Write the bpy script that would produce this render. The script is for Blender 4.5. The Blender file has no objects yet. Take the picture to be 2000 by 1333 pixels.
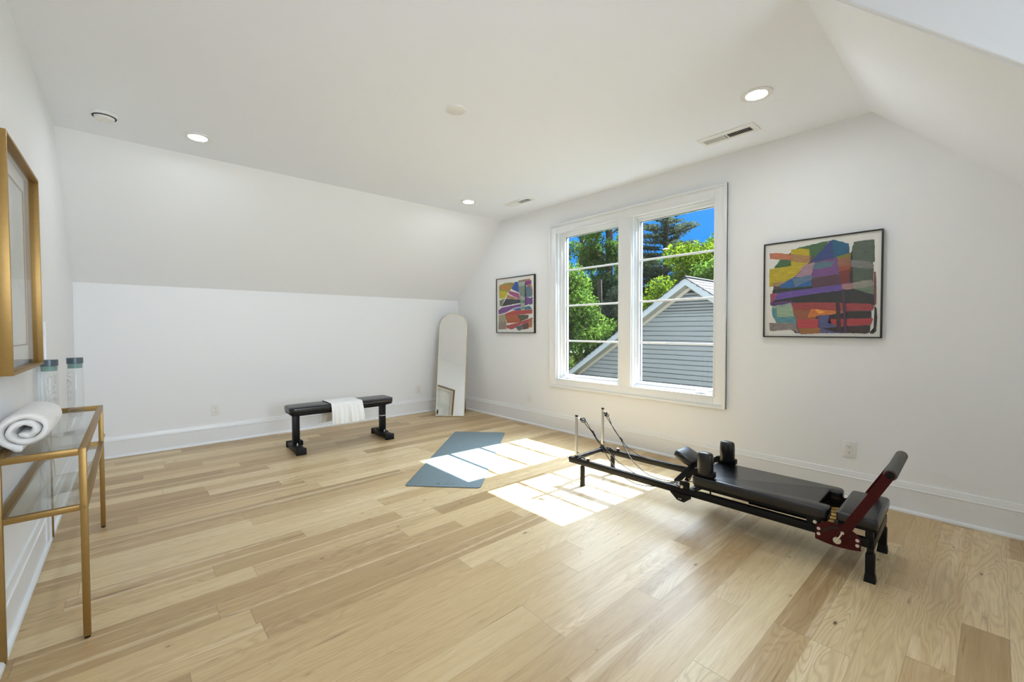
import bpy, bmesh, math, random
import numpy as np
from mathutils import Vector, Matrix, Euler

# ------------------------------------------------------------------ camera, world, sun, exposure
SC = bpy.context.scene
COL = SC.collection
CAM_POS = (-3.76018, -5.49588, 1.2)
cam_data = bpy.data.cameras.new('camera')
cam = bpy.data.objects.new('camera', cam_data); COL.objects.link(cam)
SC.camera = cam
cam_data.sensor_fit = 'HORIZONTAL'; cam_data.sensor_width = 36.0
cam_data.lens = 838.883 * 36.0 / 2000.0
cam_data.shift_x = 0.0
cam_data.shift_y = (663.332 - 666.5) / 2000.0
cam_data.clip_start = 0.02; cam_data.clip_end = 300
_r = Vector((0.74904291, -0.6625154, -0.00284082)); _u = Vector((0.01823028, 0.0163246, 0.99970054)); _f = Vector((0.66227062, 0.74887039, -0.02430566))
cam.matrix_world = Matrix(((_r.x, _u.x, -_f.x, CAM_POS[0]), (_r.y, _u.y, -_f.y, CAM_POS[1]), (_r.z, _u.z, -_f.z, CAM_POS[2]), (0, 0, 0, 1)))

SUN_TRAVEL = Vector((-1.0, 0.0455, -1.17)).normalized()
SKY_GAIN = 1.0
world = bpy.data.worlds.new('sky'); SC.world = world; world.use_nodes = True
wn = world.node_tree; wn.nodes.clear()
def WN(t, **k):
    n = wn.nodes.new(t)
    for a, b in k.items(): setattr(n, a, b)
    return n
w_tc = WN('ShaderNodeTexCoord')
w_dot = WN('ShaderNodeVectorMath', operation='DOT_PRODUCT'); w_dot.inputs[1].default_value = tuple(-SUN_TRAVEL)
w_nrm = WN('ShaderNodeVectorMath', operation='NORMALIZE')
wn.links.new(w_tc.outputs['Generated'], w_nrm.inputs[0]); wn.links.new(w_nrm.outputs[0], w_dot.inputs[0])
w_sep = WN('ShaderNodeSeparateXYZ'); wn.links.new(w_nrm.outputs[0], w_sep.inputs[0])
# clear sky: deep blue low on the sunny side, paler behind the house, bright veil around the sun
w_pale = WN('ShaderNodeMapRange'); w_pale.inputs[1].default_value = 0.35; w_pale.inputs[2].default_value = -0.5
wn.links.new(w_sep.outputs['X'], w_pale.inputs[0])
w_mix = WN('ShaderNodeMix', data_type='RGBA')
w_mix.inputs[6].default_value = (0.025, 0.225, 0.66, 1); w_mix.inputs[7].default_value = (0.60, 0.66, 0.70, 1)
wn.links.new(w_pale.outputs[0], w_mix.inputs[0])
w_max = WN('ShaderNodeMath', operation='MAXIMUM'); w_max.inputs[1].default_value = 0.0
wn.links.new(w_dot.outputs['Value'], w_max.inputs[0])
w_pow = WN('ShaderNodeMath', operation='POWER'); w_pow.inputs[1].default_value = 22.0
wn.links.new(w_max.outputs[0], w_pow.inputs[0])
w_glow = WN('ShaderNodeMix', data_type='RGBA', blend_type='MIX')
w_veil = WN('ShaderNodeVectorMath', operation='SCALE'); w_veil.inputs[0].default_value = (7.0, 8.0, 9.0)
wn.links.new(w_pow.outputs[0], w_veil.inputs['Scale'])
w_add = WN('ShaderNodeVectorMath', operation='ADD')
wn.links.new(w_mix.outputs[2], w_add.inputs[0]); wn.links.new(w_veil.outputs[0], w_add.inputs[1])
w_bg = WN('ShaderNodeBackground'); w_bg.inputs['Strength'].default_value = SKY_GAIN
# the upper sky on the sunny side is much brighter than the blue band above the trees
w_el = WN('ShaderNodeMapRange', interpolation_type='SMOOTHSTEP'); w_el.inputs[1].default_value = 0.25; w_el.inputs[2].default_value = 0.50; wn.links.new(w_sep.outputs['Z'], w_el.inputs[0])
w_sx = WN('ShaderNodeMapRange', interpolation_type='SMOOTHSTEP'); w_sx.inputs[1].default_value = 0.05; w_sx.inputs[2].default_value = 0.45; wn.links.new(w_sep.outputs['X'], w_sx.inputs[0])
w_mul = WN('ShaderNodeMath', operation='MULTIPLY'); wn.links.new(w_el.outputs[0], w_mul.inputs[0]); wn.links.new(w_sx.outputs[0], w_mul.inputs[1])
w_hi = WN('ShaderNodeVectorMath', operation='SCALE'); w_hi.inputs[0].default_value = (5.4, 6.4, 7.4); wn.links.new(w_mul.outputs[0], w_hi.inputs['Scale'])
w_add2 = WN('ShaderNodeVectorMath', operation='ADD'); wn.links.new(w_add.outputs[0], w_add2.inputs[0]); wn.links.new(w_hi.outputs[0], w_add2.inputs[1])
wn.links.new(w_add2.outputs[0], w_bg.inputs['Color'])
w_out = WN('ShaderNodeOutputWorld'); wn.links.new(w_bg.outputs[0], w_out.inputs['Surface'])

sun_data = bpy.data.lights.new('sun', 'SUN'); sun_data.energy = 19.0; sun_data.angle = math.radians(0.35)
sun_data.color = (0.95, 0.985, 1.02)
sun = bpy.data.objects.new('sun', sun_data); COL.objects.link(sun)
sun.location = (8, -2, 12); sun.rotation_euler = SUN_TRAVEL.to_track_quat('-Z', 'Y').to_euler()
LAMP_STRENGTH = 95.0
# added fill light behind the viewer, set in an invented rear window
fill_data = bpy.data.lights.new('rear_fill_light', 'AREA'); fill_data.shape = 'RECTANGLE'; fill_data.size = 1.56; fill_data.size_y = 1.36; fill_data.energy = 13.5; fill_data.spread = math.radians(75); fill_data.color = (0.86, 0.94, 1.0)
fill_obj = bpy.data.objects.new('rear_fill_light', fill_data); COL.objects.link(fill_obj); fill_obj.location = (-2.88, -7.66, 1.55); fill_obj.rotation_euler = (math.radians(90), 0, 0)

SC.view_settings.view_transform = 'Standard'; SC.view_settings.look = 'None'
SC.view_settings.gamma = 1.0; SC.view_settings.use_curve_mapping = False
SC.view_settings.exposure = 0.74
SC.cycles.use_denoising = True
SC.cycles.max_bounces = 14; SC.cycles.diffuse_bounces = 7; SC.cycles.glossy_bounces = 5
SC.cycles.transmission_bounces = 10; SC.cycles.transparent_max_bounces = 24
SC.cycles.sample_clamp_indirect = 6.0
SC.cycles.caustics_reflective = False; SC.cycles.caustics_refractive = False

# ------------------------------------------------------------------ helpers
def lin(c):
    return tuple(((v / 255) / 12.92 if v / 255 <= 0.04045 else (((v / 255) + 0.055) / 1.055) ** 2.4) for v in c)

def mat(name, color, rough=0.5, metal=0.0, spec=0.5, noise=0.0, nscale=20.0, bump=0.0, bscale=200.0, coat=0.0, sheen=0.0):
    m = bpy.data.materials.new(name); m.use_nodes = True
    nt = m.node_tree; b = nt.nodes['Principled BSDF']
    b.inputs['Base Color'].default_value = (*color, 1); b.inputs['Roughness'].default_value = rough
    b.inputs['Metallic'].default_value = metal; b.inputs['Specular IOR Level'].default_value = spec
    b.inputs['Coat Weight'].default_value = coat; b.inputs['Sheen Weight'].default_value = sheen
    tc = nt.nodes.new('ShaderNodeTexCoord')
    if noise > 0:
        n = nt.nodes.new('ShaderNodeTexNoise'); n.inputs['Scale'].default_value = nscale; n.inputs['Detail'].default_value = 4
        nt.links.new(tc.outputs['Object'], n.inputs['Vector'])
        mr = nt.nodes.new('ShaderNodeMapRange'); mr.inputs[3].default_value = 1 - noise; mr.inputs[4].default_value = 1 + noise
        nt.links.new(n.outputs['Fac'], mr.inputs[0])
        vm = nt.nodes.new('ShaderNodeVectorMath'); vm.operation = 'SCALE'; vm.inputs[0].default_value = color
        nt.links.new(mr.outputs[0], vm.inputs['Scale']); nt.links.new(vm.outputs[0], b.inputs['Base Color'])
    if bump > 0:
        n = nt.nodes.new('ShaderNodeTexNoise'); n.inputs['Scale'].default_value = bscale; n.inputs['Detail'].default_value = 3
        nt.links.new(tc.outputs['Object'], n.inputs['Vector'])
        bp = nt.nodes.new('ShaderNodeBump'); bp.inputs['Strength'].default_value = bump; bp.inputs['Distance'].default_value = 0.002
        nt.links.new(n.outputs['Fac'], bp.inputs['Height']); nt.links.new(bp.outputs[0], b.inputs['Normal'])
    return m

def glass_mat(name, tint=(1, 1, 1), refl=1.0, rough=0.0, ior=1.5):
    m = bpy.data.materials.new(name); m.use_nodes = True; nt = m.node_tree; nt.nodes.clear()
    o = nt.nodes.new('ShaderNodeOutputMaterial'); t = nt.nodes.new('ShaderNodeBsdfTransparent'); t.inputs[0].default_value = (*tint, 1)
    g = nt.nodes.new('ShaderNodeBsdfGlossy'); g.inputs['Roughness'].default_value = rough
    f = nt.nodes.new('ShaderNodeFresnel'); ge = nt.nodes.new('ShaderNodeNewGeometry'); ir = nt.nodes.new('ShaderNodeMapRange')
    ir.inputs[3].default_value = ior; ir.inputs[4].default_value = 1 / ior; nt.links.new(ge.outputs['Backfacing'], ir.inputs[0]); nt.links.new(ir.outputs[0], f.inputs[0])
    k = nt.nodes.new('ShaderNodeMath'); k.operation = 'MULTIPLY'; k.inputs[1].default_value = refl
    mx = nt.nodes.new('ShaderNodeMixShader')
    nt.links.new(f.outputs[0], k.inputs[0]); nt.links.new(k.outputs[0], mx.inputs[0])
    nt.links.new(t.outputs[0], mx.inputs[1]); nt.links.new(g.outputs[0], mx.inputs[2]); nt.links.new(mx.outputs[0], o.inputs[0])
    return m

def emit_mat(name, color, strength):
    m = bpy.data.materials.new(name); m.use_nodes = True; nt = m.node_tree; nt.nodes.clear()
    o = nt.nodes.new('ShaderNodeOutputMaterial'); e = nt.nodes.new('ShaderNodeEmission')
    e.inputs[0].default_value = (*color, 1); e.inputs[1].default_value = strength
    nt.links.new(e.outputs[0], o.inputs[0]); return m

class MB:
    """collects shapes into one mesh"""
    def __init__(self): self.bm = bmesh.new()
    def _merge(self, b2, M=None):
        if M is not None: bmesh.ops.transform(b2, matrix=M, verts=b2.verts)
        me = bpy.data.meshes.new('tmp'); b2.to_mesh(me); b2.free(); self.bm.from_mesh(me); bpy.data.meshes.remove(me)
    def box(self, a, b, bev=0.0, seg=2, M=None):
        b2 = bmesh.new(); bmesh.ops.create_cube(b2, size=1.0)
        lo = [min(a[i], b[i]) for i in range(3)]; hi = [max(a[i], b[i]) for i in range(3)]
        for v in b2.verts: v.co = Vector([(lo[i] + hi[i]) / 2 + v.co[i] * (hi[i] - lo[i]) for i in range(3)])
        if bev > 0: bmesh.ops.bevel(b2, geom=b2.edges[:], offset=bev, segments=seg, profile=0.5, affect='EDGES')
        self._merge(b2, M); return self
    def cyl(self, p, q, r, r2=None, n=20, bev=0.0):
        p, q = Vector(p), Vector(q); d = q - p
        b2 = bmesh.new(); bmesh.ops.create_cone(b2, cap_ends=True, segments=n, radius1=r, radius2=r if r2 is None else r2, depth=d.length)
        if bev > 0:
            es = [e for e in b2.edges if len(e.link_faces) == 2 and any(len(f.verts) > 4 for f in e.link_faces)]
            bmesh.ops.bevel(b2, geom=es, offset=bev, segments=2, profile=0.5, affect='EDGES')
        M = Matrix.Translation((p + q) / 2) @ d.to_track_quat('Z', 'Y').to_matrix().to_4x4()
        self._merge(b2, M); return self
    def tube(self, pts, r, n=8, closed=False):
        pts = [Vector(p) for p in pts]; rings = []; up = None
        N = len(pts)
        for i, p in enumerate(pts):
            a = pts[i - 1] if (i > 0 or closed) else p; b = pts[(i + 1) % N] if (i < N - 1 or closed) else p
            t = (b - a).normalized()
            if up is None: up = t.orthogonal().normalized()
            up = (up - t * up.dot(t)).normalized(); s = t.cross(up)
            rings.append([self.bm.verts.new(p + (up * math.cos(2 * math.pi * k / n) + s * math.sin(2 * math.pi * k / n)) * r) for k in range(n)])
        for i in range(N if closed else N - 1):
            A, B = rings[i], rings[(i + 1) % N]
            for k in range(n):
                try: self.bm.faces.new((A[k], A[(k + 1) % n], B[(k + 1) % n], B[k]))
                except ValueError: pass
        if not closed:
            self.bm.faces.new(rings[0][::-1]); self.bm.faces.new(rings[-1])
        return self
    def prism(self, poly, a, b, M=None, bev=0.0, seg=2):
        """poly = 2-D points (x,y) extruded z a..b, then placed with M"""
        b2 = bmesh.new()
        lo = [b2.verts.new((x, y, a)) for x, y in poly]; hi = [b2.verts.new((x, y, b)) for x, y in poly]
        n = len(poly); b2.faces.new(lo[::-1]); b2.faces.new(hi)
        for i in range(n): b2.faces.new((lo[i], lo[(i + 1) % n], hi[(i + 1) % n], hi[i]))
        bmesh.ops.recalc_face_normals(b2, faces=b2.faces)
        if bev > 0:
            es = [e for e in b2.edges if abs(e.verts[0].co.z - e.verts[1].co.z) < 1e-9]
            bmesh.ops.bevel(b2, geom=es, offset=bev, segments=seg, profile=0.5, affect='EDGES')
        self._merge(b2, M); return self
    def lathe(self, prof, c=(0, 0, 0), n=32):
        """prof = (r,z) pairs"""
        rings = []
        for r, z in prof:
            if r < 1e-6: rings.append([self.bm.verts.new((c[0], c[1], c[2] + z))])
            else: rings.append([self.bm.verts.new((c[0] + r * math.cos(2 * math.pi * k / n), c[1] + r * math.sin(2 * math.pi * k / n), c[2] + z)) for k in range(n)])
        for A, B in zip(rings, rings[1:]):
            for k in range(n):
                if len(A) == 1 and len(B) == 1: continue
                if len(A) == 1: self.bm.faces.new((A[0], B[k], B[(k + 1) % n]))
                elif len(B) == 1: self.bm.faces.new((A[k], A[(k + 1) % n], B[0]))
                else: self.bm.faces.new((A[k], A[(k + 1) % n], B[(k + 1) % n], B[k]))
        return self
    def build(self, name, material, parent=None, smooth=True, ang=35, recalc=True):
        if recalc: bmesh.ops.recalc_face_normals(self.bm, faces=self.bm.faces)
        me = bpy.data.meshes.new(name); self.bm.to_mesh(me); self.bm.free()
        me.materials.append(material)
        if smooth:
            me.shade_smooth(); me.set_sharp_from_angle(angle=math.radians(ang))
        o = bpy.data.objects.new(name, me); COL.objects.link(o)
        if parent is not None: o.parent = parent
        return o

def tag(o, label=None, cat=None, group=None, kind=None):
    if label: o['label'] = label
    if cat: o['category'] = cat
    if group: o['group'] = group
    if kind: o['kind'] = kind
    return o
def thing(name, label, cat, loc=(0, 0, 0), rot=(0, 0, 0), group=None, kind=None):
    o = bpy.data.objects.new(name, None); COL.objects.link(o); o.empty_display_size = 0.1
    o.location = loc; o.rotation_euler = rot
    return tag(o, label, cat, group, kind)
def copy_tree(o, parent=None):
    c = o.copy(); COL.objects.link(c)
    if parent is not None: c.parent = parent
    for ch in [x for x in bpy.data.objects if x.parent == o]: copy_tree(ch, c)
    return c
def arc(cx, cy, r, a0, a1, n):
    return [(cx + r * math.cos(math.radians(a0 + (a1 - a0) * i / n)), cy + r * math.sin(math.radians(a0 + (a1 - a0) * i / n))) for i in range(n + 1)]
def rrect(x0, y0, x1, y1, r, n=5):
    return arc(x1 - r, y0 + r, r, -90, 0, n) + arc(x1 - r, y1 - r, r, 0, 90, n) + arc(x0 + r, y1 - r, r, 90, 180, n) + arc(x0 + r, y0 + r, r, 180, 270, n)
# placement matrices for prisms: MYZ -> poly (y,z) extruded along x ; MXZ -> poly (x,z) extruded along y
MYZ = Matrix(((0, 0, 1, 0), (1, 0, 0, 0), (0, 1, 0, 0), (0, 0, 0, 1)))
MXZ = Matrix(((1, 0, 0, 0), (0, 0, 1, 0), (0, 1, 0, 0), (0, 0, 0, 1)))

def smooth_path(pts, k=6):
    pts = [Vector(p) for p in pts]; out = []
    P = [pts[0] * 2 - pts[1]] + pts + [pts[-1] * 2 - pts[-2]]
    for i in range(1, len(P) - 2):
        for j in range(k):
            t = j / k; a, b, c, d = P[i - 1], P[i], P[i + 1], P[i + 2]
            out.append(0.5 * ((2 * b) + (c - a) * t + (2 * a - 5 * b + 4 * c - d) * t * t + (3 * b - a - 3 * c + d) * t ** 3))
    out.append(pts[-1]); return out

# ------------------------------------------------------------------ materials
M = {}
M['wall'] = mat('wall_paint', (0.83, 0.848, 0.872), 0.55, spec=0.35, bump=0.06, bscale=260)
M['ceil'] = mat('ceiling_paint', (0.865, 0.902, 0.97), 0.7, spec=0.3, bump=0.05, bscale=260)
M['trim'] = mat('trim_paint', (0.81, 0.835, 0.865), 0.30, spec=0.5)
M['vinyl'] = mat('window_vinyl', (0.83, 0.85, 0.87), 0.30)
M['plastic'] = mat('white_plastic', (0.80, 0.80, 0.79), 0.35)
M['black'] = mat('black_steel', (0.0035, 0.0035, 0.004), 0.40, spec=0.2, noise=0.15)
M['blackframe'] = mat('black_frame_wood', (0.012, 0.010, 0.009), 0.4)
M['vinylpad'] = mat('black_upholstery', (0.006, 0.0065, 0.008), 0.27, spec=0.55, bump=0.12, bscale=420)
M['rubber'] = mat('black_rubber', (0.006, 0.006, 0.006), 0.6, spec=0.25, bump=0.1)
M['foam'] = mat('grey_foam', (0.10, 0.097, 0.085), 0.85, bump=0.3, bscale=350)
M['chrome'] = mat('brushed_chrome', (0.62, 0.61, 0.58), 0.28, metal=1.0)
M['bolt'] = mat('zinc_bolt', (0.70, 0.69, 0.66), 0.32, metal=0.9)
M['gold'] = mat('brushed_gold', (0.30, 0.18, 0.052), 0.38, metal=0.6, noise=0.12, nscale=60)
M['palegold'] = mat('pale_gold', (0.78, 0.70, 0.52), 0.35, metal=0.6)
M['brass'] = mat('brass_spring', (0.62, 0.40, 0.13), 0.35, metal=0.8)
M['red'] = mat('dark_red_steel', (0.050, 0.0022, 0.0028), 0.45, spec=0.2, noise=0.1)
M['towel'] = mat('white_terry', (0.84, 0.84, 0.83), 0.95, spec=0.1, bump=0.9, bscale=330, sheen=0.3)
M['mat'] = mat('yoga_mat_rubber', (0.150, 0.200, 0.222), 0.75, bump=0.25, bscale=700, noise=0.05)
M['dark'] = mat('dark_slot', (0.01, 0.01, 0.01), 0.7)
M['paper'] = mat('art_paper', (0.78, 0.78, 0.745), 0.8, noise=0.03)
M['glass'] = glass_mat('clear_pane', (0.98, 0.99, 0.985), 0.6)
M['picglass'] = glass_mat('picture_glass', (1, 1, 1), 0.55)
M['tableglass'] = glass_mat('table_glass', (0.965, 0.985, 0.975), 1.0)
M['bottleglass'] = glass_mat('bottle_glass', (0.985, 0.99, 0.99), 0.5)
M['capblue'] = mat('slate_blue_cap', (0.10, 0.135, 0.165), 0.35, metal=0.3)
M['teal'] = mat('teal_seal', (0.22, 0.36, 0.33), 0.4)
M['mirror'] = mat('mirror_silver', (0.93, 0.94, 0.94), 0.02, metal=1.0)
M['lamp'] = emit_mat('lamp_lens', (0.92, 0.96, 1.0), LAMP_STRENGTH)
M['ink'] = mat('dark_print_ink', (0.05, 0.06, 0.07), 0.6)
M['paleink'] = mat('pale_print_ink', (0.68, 0.70, 0.70), 0.6)

def oak_material():
    m = bpy.data.materials.new('oak_planks'); m.use_nodes = True; nt = m.node_tree; N = nt.nodes; L = nt.links
    b = N['Principled BSDF']
    def math_(op, a=None, c=None, v1=None, v2=None, clamp=False):
        n = N.new('ShaderNodeMath'); n.operation = op; n.use_clamp = clamp
        if a is not None: L.new(a, n.inputs[0])
        if v1 is not None: n.inputs[0].default_value = v1
        if c is not None: L.new(c, n.inputs[1])
        if v2 is not None: n.inputs[1].default_value = v2
        return n.outputs[0]
    tc = N.new('ShaderNodeTexCoord'); sp = N.new('ShaderNodeSeparateXYZ'); L.new(tc.outputs['Object'], sp.inputs[0])
    Wd = 0.127
    yr = math_('DIVIDE', math_('ADD', sp.outputs['Y'], v2=0.085), v2=Wd)
    row = math_('FLOOR', yr); fy = math_('FRACT', yr)
    wn1 = N.new('ShaderNodeTexWhiteNoise'); wn1.noise_dimensions = '1D'; L.new(row, wn1.inputs['W'])
    ln = math_('ADD', math_('MULTIPLY', wn1.outputs['Value'], v2=0.9), v2=0.95)      # board length by row
    off = math_('MULTIPLY', wn1.outputs['Value'], v2=37.3)
    xr = math_('ADD', math_('DIVIDE', sp.outputs['X'], ln), off)
    idx = math_('FLOOR', xr); fx = math_('FRACT', xr)
    cmb = N.new('ShaderNodeCombineXYZ'); L.new(row, cmb.inputs[0]); L.new(idx, cmb.inputs[1])
    wn2 = N.new('ShaderNodeTexWhiteNoise'); wn2.noise_dimensions = '3D'; L.new(cmb.outputs[0], wn2.inputs['Vector'])
    rnd = wn2.outputs['Value']
    spc = N.new('ShaderNodeSeparateColor'); L.new(wn2.outputs['Color'], spc.inputs[0])
    # board-local coordinates, shifted at random per board
    bx = math_('ADD', sp.outputs['X'], math_('MULTIPLY', spc.outputs[0], v2=50.0))
    by = math_('ADD', sp.outputs['Y'], math_('MULTIPLY', spc.outputs[1], v2=50.0))
    vec = N.new('ShaderNodeCombineXYZ'); L.new(bx, vec.inputs[0]); L.new(by, vec.inputs[1])
    def mapped(sx, sy):
        mp = N.new('ShaderNodeMapping'); mp.inputs['Scale'].default_value = (sx, sy, 1); L.new(vec.outputs[0], mp.inputs[0]); return mp.outputs[0]
    def noise(v, s, d=3, r=0.5, dist=0.0):
        n = N.new('ShaderNodeTexNoise'); n.inputs['Scale'].default_value = s; n.inputs['Detail'].default_value = d
        n.inputs['Roughness'].default_value = r; n.inputs['Distortion'].default_value = dist; L.new(v, n.inputs['Vector']); return n.outputs['Fac']
    field = noise(mapped(1.0, 6.5), 1.5, 2, 0.45, 0.5)
    rings = math_('SINE', math_('MULTIPLY', field, v2=95.0))
    rings = math_('POWER', math_('MULTIPLY', math_('ADD', rings, v2=1.0), v2=0.5), v2=2.2)
    fine = noise(mapped(3.0, 120.0), 2.0, 4, 0.6)
    med = noise(mapped(0.8, 14.0), 2.2, 4, 0.6, 0.4)
    streak = noise(mapped(0.28, 8.5), 1.7, 3, 0.55, 0.3)
    big = noise(mapped(0.5, 2.0), 1.5, 2, 0.5)
    ramp = N.new('ShaderNodeValToRGB'); cr = ramp.color_ramp
    cr.elements[0].position = 0.0; cr.elements[0].color = (*lin((165, 138, 97)), 1)
    cr.elements[1].position = 1.0; cr.elements[1].color = (*lin((223, 204, 163)), 1)
    e = cr.elements.new(0.30); e.color = (*lin((186, 158, 114)), 1)
    e = cr.elements.new(0.62); e.color = (*lin((204, 178, 133)), 1)
    t = math_('ADD', math_('MULTIPLY', rnd, v2=0.85), math_('MULTIPLY', med, v2=0.55))
    t = math_('SUBTRACT', t, v2=0.20, clamp=True)
    L.new(t, ramp.inputs[0])
    def mixc(f, a, col, blend='MIX'):
        n = N.new('ShaderNodeMix'); n.data_type = 'RGBA'; n.blend_type = blend
        L.new(f, n.inputs[0]); L.new(a, n.inputs[6]); n.inputs[7].default_value = (*col, 1); return n.outputs[2]
    c = ramp.outputs[0]
    # pale sapwood streaks
    st = N.new('ShaderNodeMapRange'); st.inputs[1].default_value = 0.54; st.inputs[2].default_value = 0.62; st.inputs[4].default_value = 0.50; L.new(streak, st.inputs[0])
    c = mixc(math_('MULTIPLY', st.outputs[0], math_('GREATER_THAN', spc.outputs[2], v2=0.5)), c, lin((232, 213, 176)))
    c = mixc(math_('MULTIPLY', math_('MULTIPLY', rings, v2=0.30), math_('ADD', spc.outputs[2], v2=0.15)), c, lin((140, 103, 68)))
    fr = N.new('ShaderNodeMapRange'); fr.inputs[1].default_value = 0.52; fr.inputs[2].default_value = 0.75; fr.inputs[4].default_value = 0.38; L.new(fine, fr.inputs[0])
    c = mixc(fr.outputs[0], c, lin((140, 104, 70)))
    # dark mineral streaks and knots
    ms = noise(mapped(1.3, 16.0), 1.7, 3, 0.6, 0.5)
    mr = N.new('ShaderNodeMapRange'); mr.inputs[1].default_value = 0.655; mr.inputs[2].default_value = 0.75; mr.inputs[4].default_value = 0.6; L.new(ms, mr.inputs[0])
    c = mixc(mr.outputs[0], c, lin((98, 70, 48)))
    vo = N.new('ShaderNodeTexVoronoi'); vo.inputs['Scale'].default_value = 4.8; L.new(mapped(0.8, 2.0), vo.inputs['Vector'])
    warp = noise(mapped(9, 20), 2.0, 3)
    kd = math_('ADD', vo.outputs['Distance'], math_('MULTIPLY', math_('SUBTRACT', warp, v2=0.5), v2=0.07))
    gate = N.new('ShaderNodeSeparateColor'); L.new(vo.outputs['Color'], gate.inputs[0])
    kr = math_('MULTIPLY', math_('SUBTRACT', gate.outputs[0], v2=0.22), v2=0.075)
    km = N.new('ShaderNodeMapRange'); L.new(math_('SUBTRACT', kd, kr), km.inputs[0]); km.inputs[1].default_value = 0.012; km.inputs[2].default_value = -0.008; km.inputs[4].default_value = 0.85
    c = mixc(km.outputs[0], c, lin((62, 42, 30)))
    kh = N.new('ShaderNodeMapRange'); L.new(math_('SUBTRACT', kd, kr), kh.inputs[0]); kh.inputs[1].default_value = 0.08; kh.inputs[2].default_value = 0.0; kh.inputs[4].default_value = 0.32
    c = mixc(kh.outputs[0], c, lin((128, 92, 60)))
    v2_ = N.new('ShaderNodeTexVoronoi'); v2_.inputs['Scale'].default_value = 9.0; L.new(mapped(0.7, 1.8), v2_.inputs['Vector'])
    g2 = N.new('ShaderNodeSeparateColor'); L.new(v2_.outputs['Color'], g2.inputs[0])
    k2 = math_('SUBTRACT', math_('ADD', v2_.outputs['Distance'], math_('MULTIPLY', math_('SUBTRACT', warp, v2=0.5), v2=0.08)), math_('MULTIPLY', math_('SUBTRACT', g2.outputs[0], v2=0.60), v2=0.20))
    k2m = N.new('ShaderNodeMapRange'); L.new(k2, k2m.inputs[0]); k2m.inputs[1].default_value = 0.02; k2m.inputs[2].default_value = -0.02; k2m.inputs[4].default_value = 0.7
    c = mixc(k2m.outputs[0], c, lin((72, 50, 34)))
    # seams
    ey = math_('MINIMUM', fy, math_('SUBTRACT', v1=1.0, c=fy))
    ex = math_('MINIMUM', fx, math_('SUBTRACT', v1=1.0, c=fx))
    sy = N.new('ShaderNodeMapRange'); L.new(ey, sy.inputs[0]); sy.inputs[1].default_value = 0.010; sy.inputs[2].default_value = 0.002; sy.inputs[4].default_value = 0.45
    sx = N.new('ShaderNodeMapRange'); L.new(ex, sx.inputs[0]); sx.inputs[1].default_value = 0.0014; sx.inputs[2].default_value = 0.0004; sx.inputs[4].default_value = 0.45
    seam = math_('MAXIMUM', sy.outputs[0], sx.outputs[0])
    c = mixc(seam, c, lin((110, 80, 55)))
    L.new(c, b.inputs['Base Color'])
    rg = N.new('ShaderNodeMapRange'); L.new(fine, rg.inputs[0]); rg.inputs[3].default_value = 0.30; rg.inputs[4].default_value = 0.44
    L.new(rg.outputs[0], b.inputs['Roughness']); b.inputs['Specular IOR Level'].default_value = 0.5
    bp = N.new('ShaderNodeBump'); bp.inputs['Strength'].default_value = 0.12; bp.inputs['Distance'].default_value = 0.002
    hh = math_('SUBTRACT', math_('MULTIPLY', math_('ADD', fine, math_('MULTIPLY', rings, v2=0.3)), v2=0.6), math_('MULTIPLY', seam, v2=2.0))
    L.new(hh, bp.inputs['Height']); L.new(bp.outputs[0], b.inputs['Normal'])
    return m
M['oak'] = oak_material()

# ------------------------------------------------------------------ the room shell
XL, HC, KN, SL = -4.151, 2.6565, 1.632, 1.0245      # left wall, ceiling, knee-wall height, slope run
YB, YD, XD = -7.6, -4.910, -1.60                    # room end, right ceiling fold, dormer cheek
def S(name, mb, m, parent=None, **k):
    o = mb.build(name, m, parent, **k); o['kind'] = 'structure'; return o
S('floor', MB().box((XL - .15, YB - .15, -.12), (.16, .16, 0)), M['oak'], smooth=False)
S('wall_back', MB().box((XL - .15, 0, 0), (.16, .15, KN)), M['wall'], smooth=False)
S('wall_back_slope', MB().prism([(0, KN), (-SL, HC), (-SL, HC + .12), (.15, KN)], XL - .15, .16, MYZ), M['wall'], smooth=False)
S('ceiling', MB().box((XL - .15, -SL, HC), (.16, YD, HC + .12)).box((XL - .15, YD, HC), (XD, YB, HC + .12)), M['ceil'], smooth=False)
S('wall_right_slope', MB().prism([(YD, HC), (YD - SL, KN), (YD - SL - .15, KN), (YD, HC + .12)], XD, .16, MYZ), M['ceil'], smooth=False)
S('wall_right_knee', MB().box((XD, YD - SL, 0), (.0, YD - SL - .12, KN)), M['wall'], smooth=False)
S('wall_dormer', MB().prism([(YD - .004, HC), (YD - SL - .004, KN), (YD - SL, 0), (YB, 0), (YB, HC)], XD - .012, XD + .03, MYZ, bev=.010, seg=3), M['wall'])
S('wall_left', MB().box((XL - .15, YB, 0), (XL, 0, HC)), M['wall'], smooth=False)
RW = (-3.70, -2.06, .85, 2.25)
S('wall_front', MB().box((XL - .15, YB - .15, 0), (RW[0], YB, HC)).box((RW[1], YB - .15, 0), (XD + .03, YB, HC)).box((RW[0], YB - .15, 0), (RW[1], YB, RW[2])).box((RW[0], YB - .15, RW[3]), (RW[1], YB, HC)), M['wall'], smooth=False)
w2 = MB()  # unseen window, added to house the rear fill light
for a, b in (((RW[0] - .09, RW[2] - .09), (RW[0], RW[3] + .09)), ((RW[1], RW[2] - .09), (RW[1] + .09, RW[3] + .09)), ((RW[0], RW[2] - .09), (RW[1], RW[2])), ((RW[0], RW[3]), (RW[1], RW[3] + .09))):
    w2.box((a[0], YB, a[1]), (b[0], YB + .02, b[1]), .003)
w2.box((-2.90, YB - .04, RW[2]), (-2.86, YB - .01, RW[3]))
S('added_fill_window', w2, M['trim'])
OY0, OY1, OZ0, OZ1 = -2.050, -3.905, 0.605, 2.335   # opening behind the casing
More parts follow.
